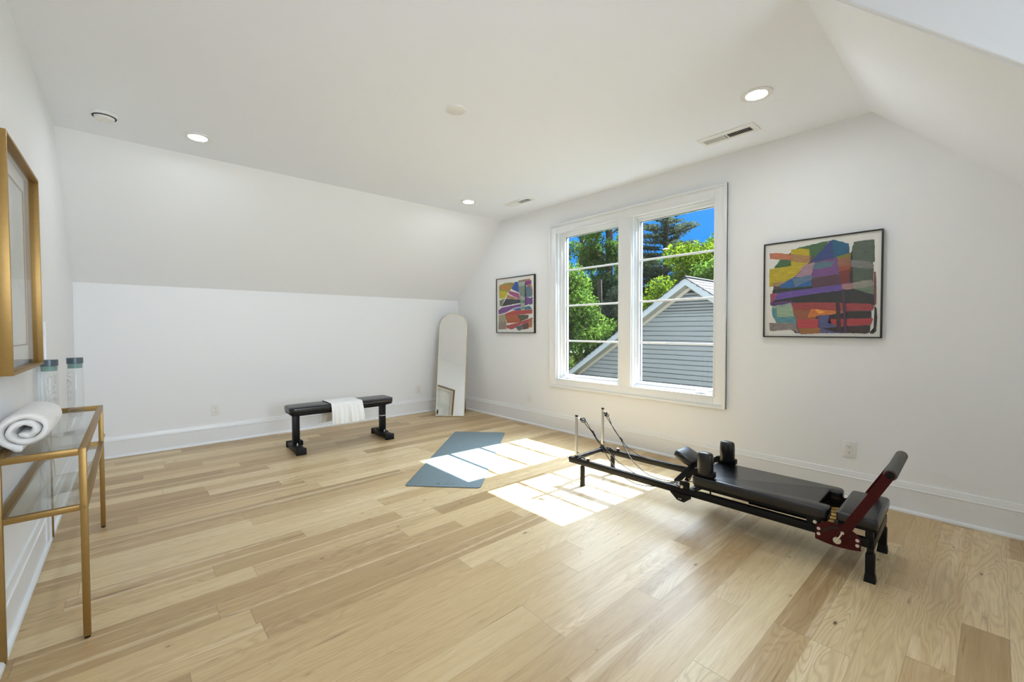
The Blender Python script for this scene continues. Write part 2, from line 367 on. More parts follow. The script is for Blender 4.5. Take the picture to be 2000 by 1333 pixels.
S('wall_right', MB().box((0, .0, 0), (.16, OY0, HC)).box((0, OY0, 0), (.16, OY1, OZ0)).box((0, OY0, OZ1), (.16, OY1, HC)).box((0, OY1, 0), (.16, YD - SL - .12, HC)), M['wall'], smooth=False)

BB = [(0, 0), (.030, 0), (.030, .007), (.027, .015), (.021, .020), (.015, .021), (.015, .150), (.019, .153), (.019, .158), (.014, .162), (.014, .168), (.011, .180), (.009, .195), (0, .197)]
def board(name, poly, p, q, nrm):
    """profile (distance from wall, z) swept from p to q on the floor"""
    p, q, nrm = Vector((*p, 0)), Vector((*q, 0)), Vector((*nrm, 0)); d = q - p
    mb = MB(); A = [mb.bm.verts.new(p + nrm * a + Vector((0, 0, z))) for a, z in poly]; B = [mb.bm.verts.new(q + nrm * a + Vector((0, 0, z))) for a, z in poly]
    n = len(poly)
    for i in range(n - 1): mb.bm.faces.new((A[i], A[i + 1], B[i + 1], B[i]))
    mb.bm.faces.new(A[::-1]); mb.bm.faces.new(B)
    return S(name, mb, M['trim'], ang=50)
board('baseboard_back', BB, (XL, 0), (0, 0), (0, -1))
board('baseboard_right', BB, (0, 0), (0, YD - SL), (-1, 0))
board('baseboard_left', BB, (XL, 0), (XL, YB), (1, 0))
S('trim_1', MB().box((XL, -1.965, 0), (XL + .022, -2.045, 1.25), .003).box((XL, -1.945, 0), (XL + .030, -1.968, 1.25), .003), M['trim'])

# ------------------------------------------------------------------ the window
win = thing('window_1', None, None, (0, -2.98, 0.6), kind='structure')
def wl(x, y, z): return (x, y + 2.98, z - 0.6)
def W(name, mb, m, parent=None, **k): return mb.build(name, m, parent or win, **k)
CO = (-1.940, -3.982, 0.512, 2.421)  # casing outer
cs = MB()
def frame_ring(mb, y0, y1, z0, z1, w, x0, x1, bev=.003):
    a = max(y0, y1); b = min(y0, y1)
    mb.box(wl(x0, a, z0), wl(x1, a - w, z1), bev); mb.box(wl(x0, b + w, z0), wl(x1, b, z1), bev)
    mb.box(wl(x0, a - w, z0), wl(x1, b + w, z0 + w), bev); mb.box(wl(x0, a - w, z1 - w), wl(x1, b + w, z1), bev)
frame_ring(cs, CO[0], CO[1], CO[2], CO[3], .104, -.019, .0)
frame_ring(cs, CO[0], CO[1], CO[2], CO[3], .024, -.032, -.0)
frame_ring(cs, CO[0] - .024, CO[1] + .024, CO[2] + .024, CO[3] - .024, .012, -.025, -.0, .005)
frame_ring(cs, CO[0] - .092, CO[1] + .092, CO[2] + .092, CO[3] - .092, .014, -.023, -.0, .004)
W('casing', cs, M['trim'])
W('mullion_casing', MB().box(wl(-.019, -2.912, .616), wl(.0, -3.058, 2.317), .003), M['trim'])
# deep white jamb around both openings
jb = MB()
for a, b in ((OY0, -2.912), (-3.058, OY1)):
    jb.box(wl(-.004, a, OZ0), wl(.15, a - .012, OZ1)); jb.box(wl(-.004, b + .012, OZ0), wl(.15, b, OZ1))
    jb.box(wl(-.004, a, OZ0), wl(.15, b, OZ0 + .014)); jb.box(wl(-.004, a, OZ1 - .014), wl(.15, b, OZ1))
jb.box(wl(.0, -2.912, OZ0), wl(.15, -3.058, OZ1))
W('jamb', jb, M['vinyl'])
SASH = ((-2.062, -2.912, -2.120, -2.867), (-3.058, -3.893, -3.104, -3.851))
for i, (a, b, ga, gb) in enumerate(SASH):
    s = MB()
    # outer stepped stop then sash rails around the glass
    for (x0, x1, y0, y1, z0, z1, ya, yb, za, zb) in ((.035, .15, a, b, .619, 2.321, a - .022, b + .022, .636, 2.303), (.060, .125, a - .020, b + .020, .634, 2.305, ga, gb, .662, 2.270)):
        s.box(wl(x0, y0, z0), wl(x1, ya, z1), .003); s.box(wl(x0, yb, z0), wl(x1, y1, z1), .003)
        s.box(wl(x0, ya, z0), wl(x1, yb, za), .003); s.box(wl(x0, ya, zb), wl(x1, yb, z1), .003)
    so = W('sash', s, M['vinyl'])
    MB().box(wl(.088, ga, .662), wl(.092, gb, 2.270)).build('pane', M['glass'], so, smooth=False)
    gk = MB()
    for (y0, y1, z0, z1) in ((ga + .001, ga - .004, .662, 2.27), (gb + .003, gb, .662, 2.27), (ga, gb, 2.266, 2.271)): gk.box(wl(.083, y0, z0), wl(.0875, y1, z1))
    gk.build('gasket', M['dark'], so, smooth=False)
    for z in (1.057, 1.470, 1.885): MB().box(wl(.080, ga, z - .0095), wl(.100, gb, z + .0095), .003).build('muntin', M['vinyl'], so)
    yc = (-2.20 if i == 0 else -3.76)
    MB().box(wl(.022, yc - .05, .620), wl(.058, yc + .05, .640), .006).box(wl(.016, yc - .03, .636), wl(.040, yc + .055, .646), .004).build('crank_handle', M['plastic'], so)
lk = MB().box(wl(.040, -3.060, .855), wl(.052, -3.072, .985), .003).tube([wl(.046, -3.075, .90), wl(.040, -3.088, .93), wl(.038, -3.090, .975)], .004)
W('sash_lock', lk, M['plastic'])
BIG_ART = [((84,70,78),[(.07,.42),(.1,.7),(.25,.85),(.45,.86),(.6,.93),(.72,.8),(.93,.9),(.94,.5),(.92,.06),(.3,.03),(.24,.3),(.08,.32)]),((60,100,60),[(0.086,0.74),(0.159,0.843),(0.333,0.938),(0.342,0.933),(0.593,0.967),(0.476,0.817),(0.264,0.879),(0.249,0.752)]),((185,115,85),[(0.043,0.909),(0.112,0.905),(0.434,0.828),(0.402,0.763),(0.177,0.825),(0.048,0.846)]),((185,165,30),[(0.25,0.92),(0.333,0.924),(0.418,0.906),(0.427,0.78),(0.267,0.611),(0.089,0.545),(0.041,0.538),(0.044,0.733),(0.253,0.751)]),((160,135,90),[(0.18,0.589),(0.267,0.62),(0.18,0.568),(0.144,0.541),(0.051,0.547),(0.089,0.586)]),((165,125,80),[(0.252,0.871),(0.418,0.835),(0.423,0.776),(0.386,0.757),(0.252,0.801)]),((45,65,125),[(0.593,0.964),(0.639,0.968),(0.649,0.791),(0.427,0.761)]),((20,90,125),[(0.609,0.974),(0.75,0.911),(0.754,0.814),(0.633,0.788)]),((125,118,40),[(0.649,0.799),(0.772,0.82),(0.762,0.748),(0.672,0.751)]),((35,36,33),[(0.769,0.821),(0.779,0.883),(0.799,0.912),(0.808,0.327),(0.761,0.338)]),((80,95,80),[(0.788,0.922),(0.889,0.924),(0.945,0.92),(0.95,0.708),(0.784,0.746),(0.779,0.846)]),((72,86,72),[(0.784,0.682),(0.945,0.648),(0.935,0.542),(0.787,0.532)]),((118,118,114),[(0.762,0.754),(0.849,0.739),(0.92,0.713),(0.945,0.682),(0.941,0.648),(0.878,0.655),(0.763,0.681)]),((105,120,100),[(0.788,0.469),(0.943,0.488),(0.959,0.395),(0.793,0.393)]),((142,140,130),[(0.78,0.528),(0.852,0.541),(0.928,0.543),(0.943,0.524),(0.934,0.48),(0.78,0.464)]),((115,72,135),[(0.402,0.744),(0.642,0.787),(0.672,0.769),(0.682,0.62),(0.437,0.605),(0.353,0.652)]),((160,130,145),[(0.369,0.739),(0.467,0.766),(0.437,0.634),(0.285,0.613)]),((78,112,128),[(0.469,0.757),(0.642,0.757),(0.611,0.702),(0.444,0.689)]),((145,95,70),[(0.657,0.776),(0.762,0.776),(0.77,0.648),(0.674,0.648)]),((150,75,45),[(0.674,0.695),(0.766,0.703),(0.77,0.638),(0.678,0.638)]),((115,40,35),[(0.674,0.648),(0.766,0.662),(0.758,0.521),(0.692,0.499)]),((30,95,160),[(0.134,0.541),(0.285,0.629),(0.445,0.594),(0.438,0.519),(0.18,0.516)]),((92,118,145),[(0.267,0.611),(0.437,0.634),(0.445,0.585),(0.354,0.554),(0.295,0.519)]),((82,52,68),[(0.437,0.586),(0.651,0.627),(0.69,0.582),(0.69,0.517),(0.447,0.503)]),((35,52,48),[(0.082,0.509),(0.455,0.517),(0.438,0.479),(0.09,0.461)]),((35,38,42),[(0.08,0.389),(0.27,0.421),(0.44,0.44),(0.707,0.468),(0.788,0.469),(0.959,0.395),(0.96,0.298),(0.271,0.359),(0.062,0.363)]),((98,72,155),[(0.071,0.462),(0.355,0.49),(0.698,0.519),(0.758,0.535),(0.768,0.491),(0.698,0.457),(0.44,0.436),(0.09,0.389)]),((150,85,105),[(0.053,0.462),(0.13,0.468),(0.094,0.388),(0.054,0.347)]),((90,60,120),[(0.053,0.371),(0.27,0.374),(0.257,0.351),(0.058,0.333)]),((160,120,120),[(0.698,0.517),(0.787,0.524),(0.788,0.469),(0.707,0.457)]),((150,55,60),[(0.26,0.354),(0.521,0.348),(0.925,0.315),(0.953,0.293),(0.939,0.25),(0.483,0.253),(0.271,0.286)]),((135,158,152),[(0.072,0.325),(0.257,0.354),(0.307,0.142),(0.12,0.143),(0.077,0.227)]),((145,170,142),[(0.119,0.297),(0.271,0.316),(0.288,0.209),(0.122,0.205)]),((82,135,148),[(0.075,0.298),(0.12,0.297),(0.122,0.205),(0.299,0.209),(0.31,0.139),(0.12,0.142),(0.077,0.227)]),((132,122,122),[(0.046,0.144),(0.307,0.139),(0.331,0.037),(0.256,0.07),(0.057,0.056)]),((145,82,58),[(0.272,0.286),(0.49,0.274),(0.484,0.169),(0.307,0.166)]),((195,112,50),[(0.441,0.286),(0.57,0.271),(0.754,0.242),(0.523,0.21),(0.409,0.19)]),((175,60,65),[(0.311,0.172),(0.524,0.182),(0.526,0.081),(0.325,0.077)]),((35,28,30),[(0.754,0.246),(0.932,0.241),(0.934,0.172),(0.588,0.179),(0.603,0.213)]),((165,48,55),[(0.588,0.176),(0.947,0.175),(0.931,0.113),(0.604,0.096)]),((78,82,130),[(0.508,0.216),(0.611,0.213),(0.584,0.139),(0.719,0.091),(0.757,0.036),(0.509,0.032)]),((150,100,50),[(0.325,0.083),(0.524,0.087),(0.517,0.032),(0.351,0.021)]),((42,24,30),[(0.541,0.087),(0.928,0.11),(0.923,0.044),(0.887,0.029),(0.757,0.034),(0.651,0.04)]),((60,35,45),[(0.653,0.344),(0.682,0.343),(0.701,0.04),(0.667,0.04)]),((70,45,75),[(0.703,0.47),(0.722,0.469),(0.746,0.04),(0.723,0.04)]),((30,22,22),[(0.956,0.293),(0.967,0.279),(0.974,0.205),(0.97,0.055),(0.95,0.03),(0.923,0.032),(0.925,0.045),(0.957,0.056),(0.963,0.161)]),((120,60,60),[(0.945,0.612),(0.959,0.619),(0.967,0.311),(0.953,0.303)]),((235,160,60),[(0.474,0.279),(0.523,0.268),(0.571,0.248),(0.515,0.23)])]
SMALL_ART = [((150,142,72),[(0.068,0.886),(0.234,0.921),(0.496,0.909),(0.438,0.809),(0.292,0.723),(0.073,0.649),(0.059,0.857)]),((188,128,60),[(0.068,0.866),(0.381,0.876),(0.366,0.766),(0.173,0.8)]),((195,180,30),[(0.082,0.786),(0.322,0.749),(0.247,0.647),(0.081,0.628)]),((112,118,98),[(0.073,0.598),(0.241,0.639),(0.126,0.492),(0.081,0.499)]),((35,78,160),[(0.424,0.811),(0.509,0.917),(0.592,0.913),(0.615,0.711),(0.424,0.79)]),((155,72,125),[(0.345,0.768),(0.607,0.703),(0.635,0.602),(0.336,0.71)]),((170,130,110),[(0.336,0.691),(0.607,0.608),(0.635,0.593),(0.262,0.628),(0.307,0.703)]),((50,56,66),[(0.259,0.625),(0.651,0.587),(0.669,0.53),(0.126,0.485)]),((175,120,92),[(0.765,0.94),(0.891,0.944),(0.955,0.77),(0.962,0.643),(0.799,0.838)]),((125,52,125),[(0.772,0.905),(0.932,0.91),(0.93,0.853),(0.778,0.83)]),((40,45,82),[(0.761,0.877),(0.792,0.875),(0.804,0.634),(0.765,0.636)]),((85,112,132),[(0.792,0.801),(0.877,0.831),(0.942,0.736),(0.945,0.621),(0.804,0.625)]),((50,82,155),[(0.864,0.594),(0.958,0.616),(0.957,0.497),(0.889,0.481)]),((60,112,142),[(0.743,0.447),(0.877,0.475),(0.949,0.407),(0.77,0.394)]),((45,92,160),[(0.436,0.426),(0.662,0.448),(0.669,0.396),(0.55,0.386)]),((112,62,135),[(0.042,0.421),(0.157,0.466),(0.662,0.511),(0.797,0.552),(0.764,0.636),(0.85,0.617),(0.958,0.571),(0.942,0.508),(0.77,0.478),(0.465,0.44),(0.246,0.365),(0.049,0.337)]),((112,134,118),[(0.588,0.92),(0.769,0.932),(0.768,0.409),(0.676,0.406)]),((158,168,160),[(0.592,0.901),(0.768,0.905),(0.768,0.831),(0.608,0.827)]),((158,168,160),[(0.649,0.666),(0.766,0.623),(0.77,0.563),(0.662,0.595)]),((158,168,160),[(0.662,0.516),(0.77,0.525),(0.766,0.451),(0.676,0.446)]),((125,120,105),[(0.608,0.936),(0.768,0.941),(0.768,0.901),(0.608,0.907)]),((168,62,55),[(0.231,0.346),(0.465,0.396),(0.954,0.399),(0.949,0.332),(0.564,0.316),(0.246,0.292)]),((168,86,45),[(0.239,0.307),(0.55,0.327),(0.695,0.183),(0.291,0.168)]),((150,146,116),[(0.046,0.319),(0.234,0.346),(0.264,0.208),(0.061,0.206)]),((142,126,116),[(0.055,0.206),(0.264,0.208),(0.277,0.06),(0.039,0.054)]),((80,76,60),[(0.564,0.317),(0.864,0.311),(0.85,0.249),(0.661,0.198)]),((170,66,72),[(0.272,0.128),(0.55,0.17),(0.862,0.236),(0.957,0.266),(0.943,0.187),(0.661,0.142),(0.42,0.048),(0.289,0.079)]),((90,60,50),[(0.688,0.144),(0.862,0.172),(0.862,0.068),(0.701,0.05)]),((85,96,102),[(0.522,0.099),(0.688,0.136),(0.695,0.05),(0.612,0.026),(0.564,0.052)]),((168,102,60),[(0.862,0.226),(0.951,0.248),(0.941,0.087),(0.862,0.087)])]

# ------------------------------------------------------------------ ceiling fixtures
def recessed(x, y, label):
    t = thing('recessed_light', label, 'ceiling light', (x, y, HC), group='recessed ceiling lights')
    MB().lathe([(.057, -.001), (.060, -.007), (.080, -.009), (.0895, -.006), (.0895, 0)], n=48).build('trim_ring', M['plastic'], t)
    MB().lathe([(0, -.0030), (.058, -.0030), (.058, -.0005), (0, -.0005)], n=48).build('lens', M['lamp'], t)
    return t
recessed(-3.3615, -1.468, 'lit round recessed ceiling light closest to the smoke detector')
recessed(-0.855, -1.468, 'small lit recessed ceiling light above the arched mirror corner')
recessed(-0.824, -4.478, 'large lit recessed ceiling light above the colourful painting, by the sloped ceiling')
recessed(-3.36, -4.478, 'lit recessed ceiling light above the near end of the console table')
recessed(-3.05, -6.6, 'added unseen recessed ceiling light that brightens the room from behind the viewer')  # extra lamp added out of view to lift the room's brightness
t = thing('ceiling_speaker', 'blank round white ceiling cover plate in the middle of the ceiling', 'ceiling speaker', (-2.123, -3.0895, HC))
MB().lathe([(0, -.006), (.058, -.006), (.066, -.003), (.067, 0)], n=40).build('grille', M['plastic'], t)
t = thing('smoke_detector', 'round white smoke detector on the ceiling near the left wall', 'smoke detector', (-3.874, -1.478, HC))
MB().lathe([(.070, 0), (.070, -.012), (.064, -.018), (.056, -.018)], n=40).build('base_ring', M['plastic'], t)
MB().lathe([(.054, -.014), (.054, -.022), (.050, -.034), (.036, -.040), (.012, -.041), (0, -.041)], n=40).build('sensor_dome', M['plastic'], t)
sl = MB()
for a in range(0, 360, 30): sl.box((.026, -.004, -.0415), (.046, .004, -.038), M=Matrix.Rotation(math.radians(a), 4, 'Z'))
sl.build('vent_slot', M['plastic'], t)
MB().lathe([(.0545, -.0195), (.0545, -.0225), (.0625, -.0225), (.0625, -.0195)], n=40).build('shadow_gap', M['dark'], t)

def vent(x0, x1, y0, y1, sx0, sx1, sy0, sy1, n, label):
    """ceiling register: plate, two banks of louvres, dark duct behind"""
    cx, cy = (x0 + x1) / 2, (y0 + y1) / 2
    t = thing('ceiling_vent', label, 'air vent', (cx, cy, HC), group='ceiling air vents')
    p = MB(); z0, z1 = -.007, 0
    p.box((x0 - cx, y0 - cy, z0), (sx0 - cx, y1 - cy, z1), .002); p.box((sx1 - cx, y0 - cy, z0), (x1 - cx, y1 - cy, z1), .002)
    p.box((sx0 - cx, y0 - cy, z0), (sx1 - cx, sy0 - cy, z1), .002); p.box((sx0 - cx, sy1 - cy, z0), (sx1 - cx, y1 - cy, z1), .002)
    ym = (sy0 + sy1) / 2; p.box((sx0 - cx, ym - .006 - cy, z0), (sx1 - cx, ym + .006 - cy, z1), .001)
    p.build('face_plate', M['plastic'], t)
    MB().box((sx0 - cx, sy0 - cy, -.0009), (sx1 - cx, sy1 - cy, -.0002)).build('duct_opening', M['dark'], t, smooth=False)
    lv = MB(); d = (sy1 - sy0) / n
    for i in range(n):
        y = sy0 + d * (i + .5) - cy
        if abs(y + cy - ym) < .008: continue
        ang = math.radians(-52 if (y + cy) > ym else 52)
        lv.box((sx0 - cx, -.0055, -.0006), (sx1 - cx, .0055, .0006), M=Matrix.Translation((0, y, -.0045)) @ Matrix.Rotation(ang, 4, 'X'))
    lv.build('louvre', M['plastic'], t, smooth=False)
vent(-.455, -.298, -4.330, -3.925, -.402, -.330, -4.290, -3.950, 26, 'long white ceiling air vent with dark slots near the sloped ceiling')
vent(-.475, -.345, -2.030, -1.625, -.440, -.365, -2.000, -1.655, 26, 'small distant ceiling air vent above the left painting')

# ------------------------------------------------------------------ outlets
def outlet(loc, rz, label, kind='duplex'):
    t = thing('wall_outlet', label, 'outlet', loc, (0, 0, rz), group='wall outlets')   # local -y faces the room
    MB().prism(rrect(-.037, -.059, .037, .059, .004), 0, .006, Matrix.Rotation(math.pi / 2, 4, 'X'), bev=.002).build('cover_plate', M['plastic'], t)
    if kind == 'duplex':
        for z in (-.0195, .0195):
            MB().prism([(x, yy + z) for x, yy in rrect(-.017, -.0145, .017, .0145, .011)], .005, .0078, Matrix.Rotation(math.pi / 2, 4, 'X')).build('socket', M['plastic'], t)
            MB().box((-.0075, -.0083, z - .001), (-.0052, -.0074, z + .0085)).box((.0052, -.0083, z - .001), (.0075, -.0074, z + .0075)).cyl((0, -.0083, z - .0075), (0, -.0074, z - .0075), .0028, n=12).build('socket_slot', M['dark'], t, smooth=False)
    else:
        MB().box((-.0165, -.0075, -.0335), (.0165, -.005, .0335), .0012).build('rocker', M['plastic'], t)
outlet((-3.11, 0, .349), 0, 'white duplex wall outlet on the far wall left of the bench')
outlet((-.698, 0, .336), 0, 'white wall outlet on the far wall just left of the arched mirror')
outlet((0, -4.819, .348), -math.pi / 2, 'white duplex outlet on the window wall above the exercise machine')
outlet((0, -1.579, .336), -math.pi / 2, 'blank white outlet plate low on the window wall below the small painting', 'rocker')

# ------------------------------------------------------------------ the two paintings
def paint_material(name):
    m = bpy.data.materials.new(name); m.use_nodes = True; nt = m.node_tree; b = nt.nodes['Principled BSDF']
    a = nt.nodes.new('ShaderNodeAttribute'); a.attribute_name = 'Pigment'
    tc = nt.nodes.new('ShaderNodeTexCoord')
    mp = nt.nodes.new('ShaderNodeMapping'); mp.inputs['Scale'].default_value = (1, 4, 26); nt.links.new(tc.outputs['Object'], mp.inputs[0])
    n = nt.nodes.new('ShaderNodeTexNoise'); n.inputs['Scale'].default_value = 5; n.inputs['Detail'].default_value = 5; nt.links.new(mp.outputs[0], n.inputs[0])
    mr = nt.nodes.new('ShaderNodeMapRange'); mr.inputs[1].default_value = .3; mr.inputs[2].default_value = .7; mr.inputs[3].default_value = .78; mr.inputs[4].default_value = 1.28; nt.links.new(n.outputs[0], mr.inputs[0])
    v = nt.nodes.new('ShaderNodeVectorMath'); v.operation = 'SCALE'; nt.links.new(a.outputs['Color'], v.inputs[0]); nt.links.new(mr.outputs[0], v.inputs['Scale'])
    nt.links.new(v.outputs[0], b.inputs['Base Color']); b.inputs['Roughness'].default_value = .6
    return m
M['paint'] = paint_material('brushed_paint')
def painting(name, y0, y1, z0, z1, art, label, seed):
    rnd = random.Random(seed)
    cy, cz = (y0 + y1) / 2, z0
    t = thing(name, label, 'painting', (0, cy, cz), group='framed abstract paintings')
    w, h = abs(y1 - y0), z1 - z0; hy = w / 2
    f = MB(); fw, d = .0085, -.030
    f.box((d, -hy, 0), (0, -hy + fw, h), .001); f.box((d, hy - fw, 0), (0, hy, h), .001)
    f.box((d, -hy + fw, 0), (0, hy - fw, fw), .001); f.box((d, -hy + fw, h - fw), (0, hy - fw, h), .001)
    f.build('frame', M['blackframe'], t)
    iy, ih = w - 2 * fw, h - 2 * fw
    MB().box((-.019, -hy + fw, fw), (-.001, hy - fw, h - fw)).build('paper', M['paper'], t, smooth=False)
    bm = bmesh.new(); cl = bm.loops.layers.float_color.new('Pigment')
    for k, (c, poly) in enumerate(art):
        pts = []
        for i in range(len(poly)):
            a, b = poly[i], poly[(i + 1) % len(poly)]
            L = math.hypot(b[0] - a[0], b[1] - a[1]); n = max(1, int(L / .018))
            for j in range(n):
                s = j / n; jit = .0035 if 0 < j else 0
                pts.append((a[0] + (b[0] - a[0]) * s + rnd.uniform(-jit, jit), a[1] + (b[1] - a[1]) * s + rnd.uniform(-jit, jit)))
        vs = [bm.verts.new((-.0192 - k * .00008, hy - fw - u * iy, fw + v * ih)) for u, v in pts]
        fc = bm.faces.new(vs)
        for lp in fc.loops: lp[cl] = (*lin(c), 1)
    bmesh.ops.triangulate(bm, faces=bm.faces[:])
    me = bpy.data.meshes.new('brushwork'); bm.to_mesh(me); bm.free(); me.materials.append(M['paint'])
    o = bpy.data.objects.new('brushwork', me); COL.objects.link(o); o.parent = t
    MB().box((-.0262, -hy + fw, fw), (-.0250, hy - fw, h - fw)).build('picture_glass', M['picglass'], t, smooth=False)
painting('framed_painting', -4.268, -4.985, 1.131, 1.858, BIG_ART, 'large black-framed abstract painting of colourful bands right of the window', 3)
painting('framed_painting', -.951, -1.694, 1.147, 1.880, SMALL_ART, 'black-framed abstract painting between the arched mirror and the window', 5)

# ------------------------------------------------------------------ gold framed art on the left wall
t = thing('framed_print', 'pale print in a deep gold box frame on the left wall', 'picture', (XL, -2.74, 1.03))
gx, gy0, gy1, gh = .058, -.335, .395, .91
f = MB(); tw = .012
f.box((0, gy0, 0), (gx, gy0 + tw, gh), .0012); f.box((0, gy1 - tw, 0), (gx, gy1, gh), .0012)
f.box((0, gy0 + tw, 0), (gx, gy1 - tw, tw), .0012); f.box((0, gy0 + tw, gh - tw), (gx, gy1 - tw, gh), .0012)
f.build('frame', M['gold'], t)
MB().box((.004, gy0 + tw, tw), (.010, gy1 - tw, gh - tw)).build('backing_mat', M['paper'], t, smooth=False)
q = MB(); a, b, c, d2 = gy0 + .085, gy1 - .085, .10, gh - .085
q.box((.010, a, c), (.017, a + .006, d2)); q.box((.010, b - .006, c), (.017, b, d2)); q.box((.010, a, c), (.017, b, c + .006)); q.box((.010, a, d2 - .006), (.017, b, d2))
q.build('inner_fillet', M['gold'], t)
def faded_print():
    m = bpy.data.materials.new('faded_watercolour'); m.use_nodes = True; nt = m.node_tree; bs = nt.nodes['Principled BSDF']
    tc = nt.nodes.new('ShaderNodeTexCoord'); n = nt.nodes.new('ShaderNodeTexNoise'); n.inputs['Scale'].default_value = 3.2; n.inputs['Detail'].default_value = 3
    nt.links.new(tc.outputs['Object'], n.inputs[0]); r = nt.nodes.new('ShaderNodeValToRGB'); e = r.color_ramp.elements
    e[0].position = .38; e[0].color = (.62, .66, .62, 1); e[1].position = .62; e[1].color = (.78, .78, .72, 1); k = e.new(.5); k.color = (.74, .76, .74, 1)
    nt.links.new(n.outputs[0], r.inputs[0]); nt.links.new(r.outputs[0], bs.inputs['Base Color']); bs.inputs['Roughness'].default_value = .8
    return m
MB().box((.010, a + .006, c + .006), (.013, b - .006, d2 - .006)).build('print', faded_print(), t, smooth=False)
MB().box((.040, gy0 + tw, tw), (.0415, gy1 - tw, gh - tw)).build('picture_glass', M['picglass'], t, smooth=False)

# ------------------------------------------------------------------ gold console table
tx0, tx1, ty0, ty1, tz = -4.140, -3.901, -3.168, -1.895, .745
t = thing('console_table', 'narrow gold metal console table with two glass shelves along the left wall', 'console table', (tx0, ty0, 0))
lw, ll = tx1 - tx0, ty1 - ty0; q = .022
for (x, y) in ((0, 0), (lw - q, 0), (0, ll - q), (lw - q, ll - q)):
    lg = MB().box((x, y, .008), (x + q, y + q, tz), .0015).build('leg', M['gold'], t)
    MB().cyl((x + q / 2, y + q / 2, 0), (x + q / 2, y + q / 2, .010), .009, n=14).build('foot_pad', M['rubber'], lg)
def shelf_frame(z, hgt, nm):
    for (A, B) in (((q, 0), (lw - q, q)), ((q, ll - q), (lw - q, ll)), ((0, q), (q, ll - q)), ((lw - q, q), (lw, ll - q))):
        MB().box((A[0], A[1], z - hgt), (B[0], B[1], z), .0012).build(nm, M['gold'], t)
shelf_frame(tz, .025, 'top_rail'); shelf_frame(.527, .022, 'shelf_rail')
MB().box((q - .002, q - .002, tz - .009), (lw - q + .002, ll - q + .002, tz - .002), .001).build('glass_top', M['tableglass'], t)
MB().box((q - .002, q - .002, .518), (lw - q + .002, ll - q + .002, .525), .001).build('glass_shelf', M['tableglass'], t)
for y in (-.0015, ll + .0015):
    MB().cyl((lw - q / 2, y, .516), (lw - q / 2, y * .2 + (.002 if y < 0 else ll - .002), .516), .0075, n=16).build('screw_cap', M['gold'], t)

# water bottles
GT = tz - .002
def bottle(x, y, rot, label):
    t = thing('water_bottle', label, 'bottle', (x, y, GT), (0, 0, rot), group='water bottles on the console table')
    b = MB().lathe([(0, .004), (.026, .003), (.033, 0), (.034, .006), (.034, .27), (.033, .272), (.0315, .27), (.0315, .016), (.028, .012), (0, .014)], n=40).build('bottle_body', M['bottleglass'], t)
    MB().lathe([(0, .298), (.034, .298), (.0348, .297), (.0348, .266), (.034, .265), (.0325, .265)], n=40).build('cap', M['capblue'], t)
    MB().lathe([(.0305, .266), (.0305, .238), (.029, .238), (.029, .266)], n=40).build('neck_seal', M['teal'], t)
    # wrapped brand lettering, reading down the glass
    cu = bpy.data.curves.new('brand_lettering', 'FONT'); cu.body = 'VOSS'; cu.size = .062; cu.extrude = .0001; cu.space_character = 1.25
    tmp = bpy.data.objects.new('tmp', cu); COL.objects.link(tmp)
    dg = bpy.context.evaluated_depsgraph_get(); me = bpy.data.meshes.new_from_object(tmp.evaluated_get(dg)); bpy.data.objects.remove(tmp)
    bm = bmesh.new(); bm.from_mesh(me); bmesh.ops.triangulate(bm, faces=bm.faces[:]); bmesh.ops.subdivide_edges(bm, edges=bm.edges[:], cuts=1)
    for v in bm.verts:
        u, w, k = v.co.y - .022, v.co.x, v.co.z
        a = u / .034; r = .0343 + k
        v.co = Vector((r * math.cos(a), r * math.sin(a), .222 - w))
    bm.to_mesh(me); bm.free(); me.materials.append(M['paleink']); o = bpy.data.objects.new('brand_lettering', me); COL.objects.link(o); o.parent = t
    sm = MB(); rr = random.Random(7)
    for k in range(20):
        z = .215 - k * .0075; w = rr.uniform(.010, .019); a0 = math.radians(118)
        n = 4
        for j in range(n):
            aa = a0 + w / .034 * j / n; ab = a0 + w / .034 * (j + .8) / n
            vs = [sm.bm.verts.new((.0343 * math.cos(q_), .0343 * math.sin(q_), zz)) for q_, zz in ((aa, z), (ab, z), (ab, z + .0022), (aa, z + .0022))]
            sm.bm.faces.new(vs)
    sm.build('small_print', M['paleink'], t, smooth=False)
bottle(-4.011, -1.966, math.radians(-150), 'clear glass water bottle with slate cap at the far end of the console table')
bottle(-4.098, -2.12, math.radians(-72), 'clear glass water bottle half hidden behind the rolled towel')

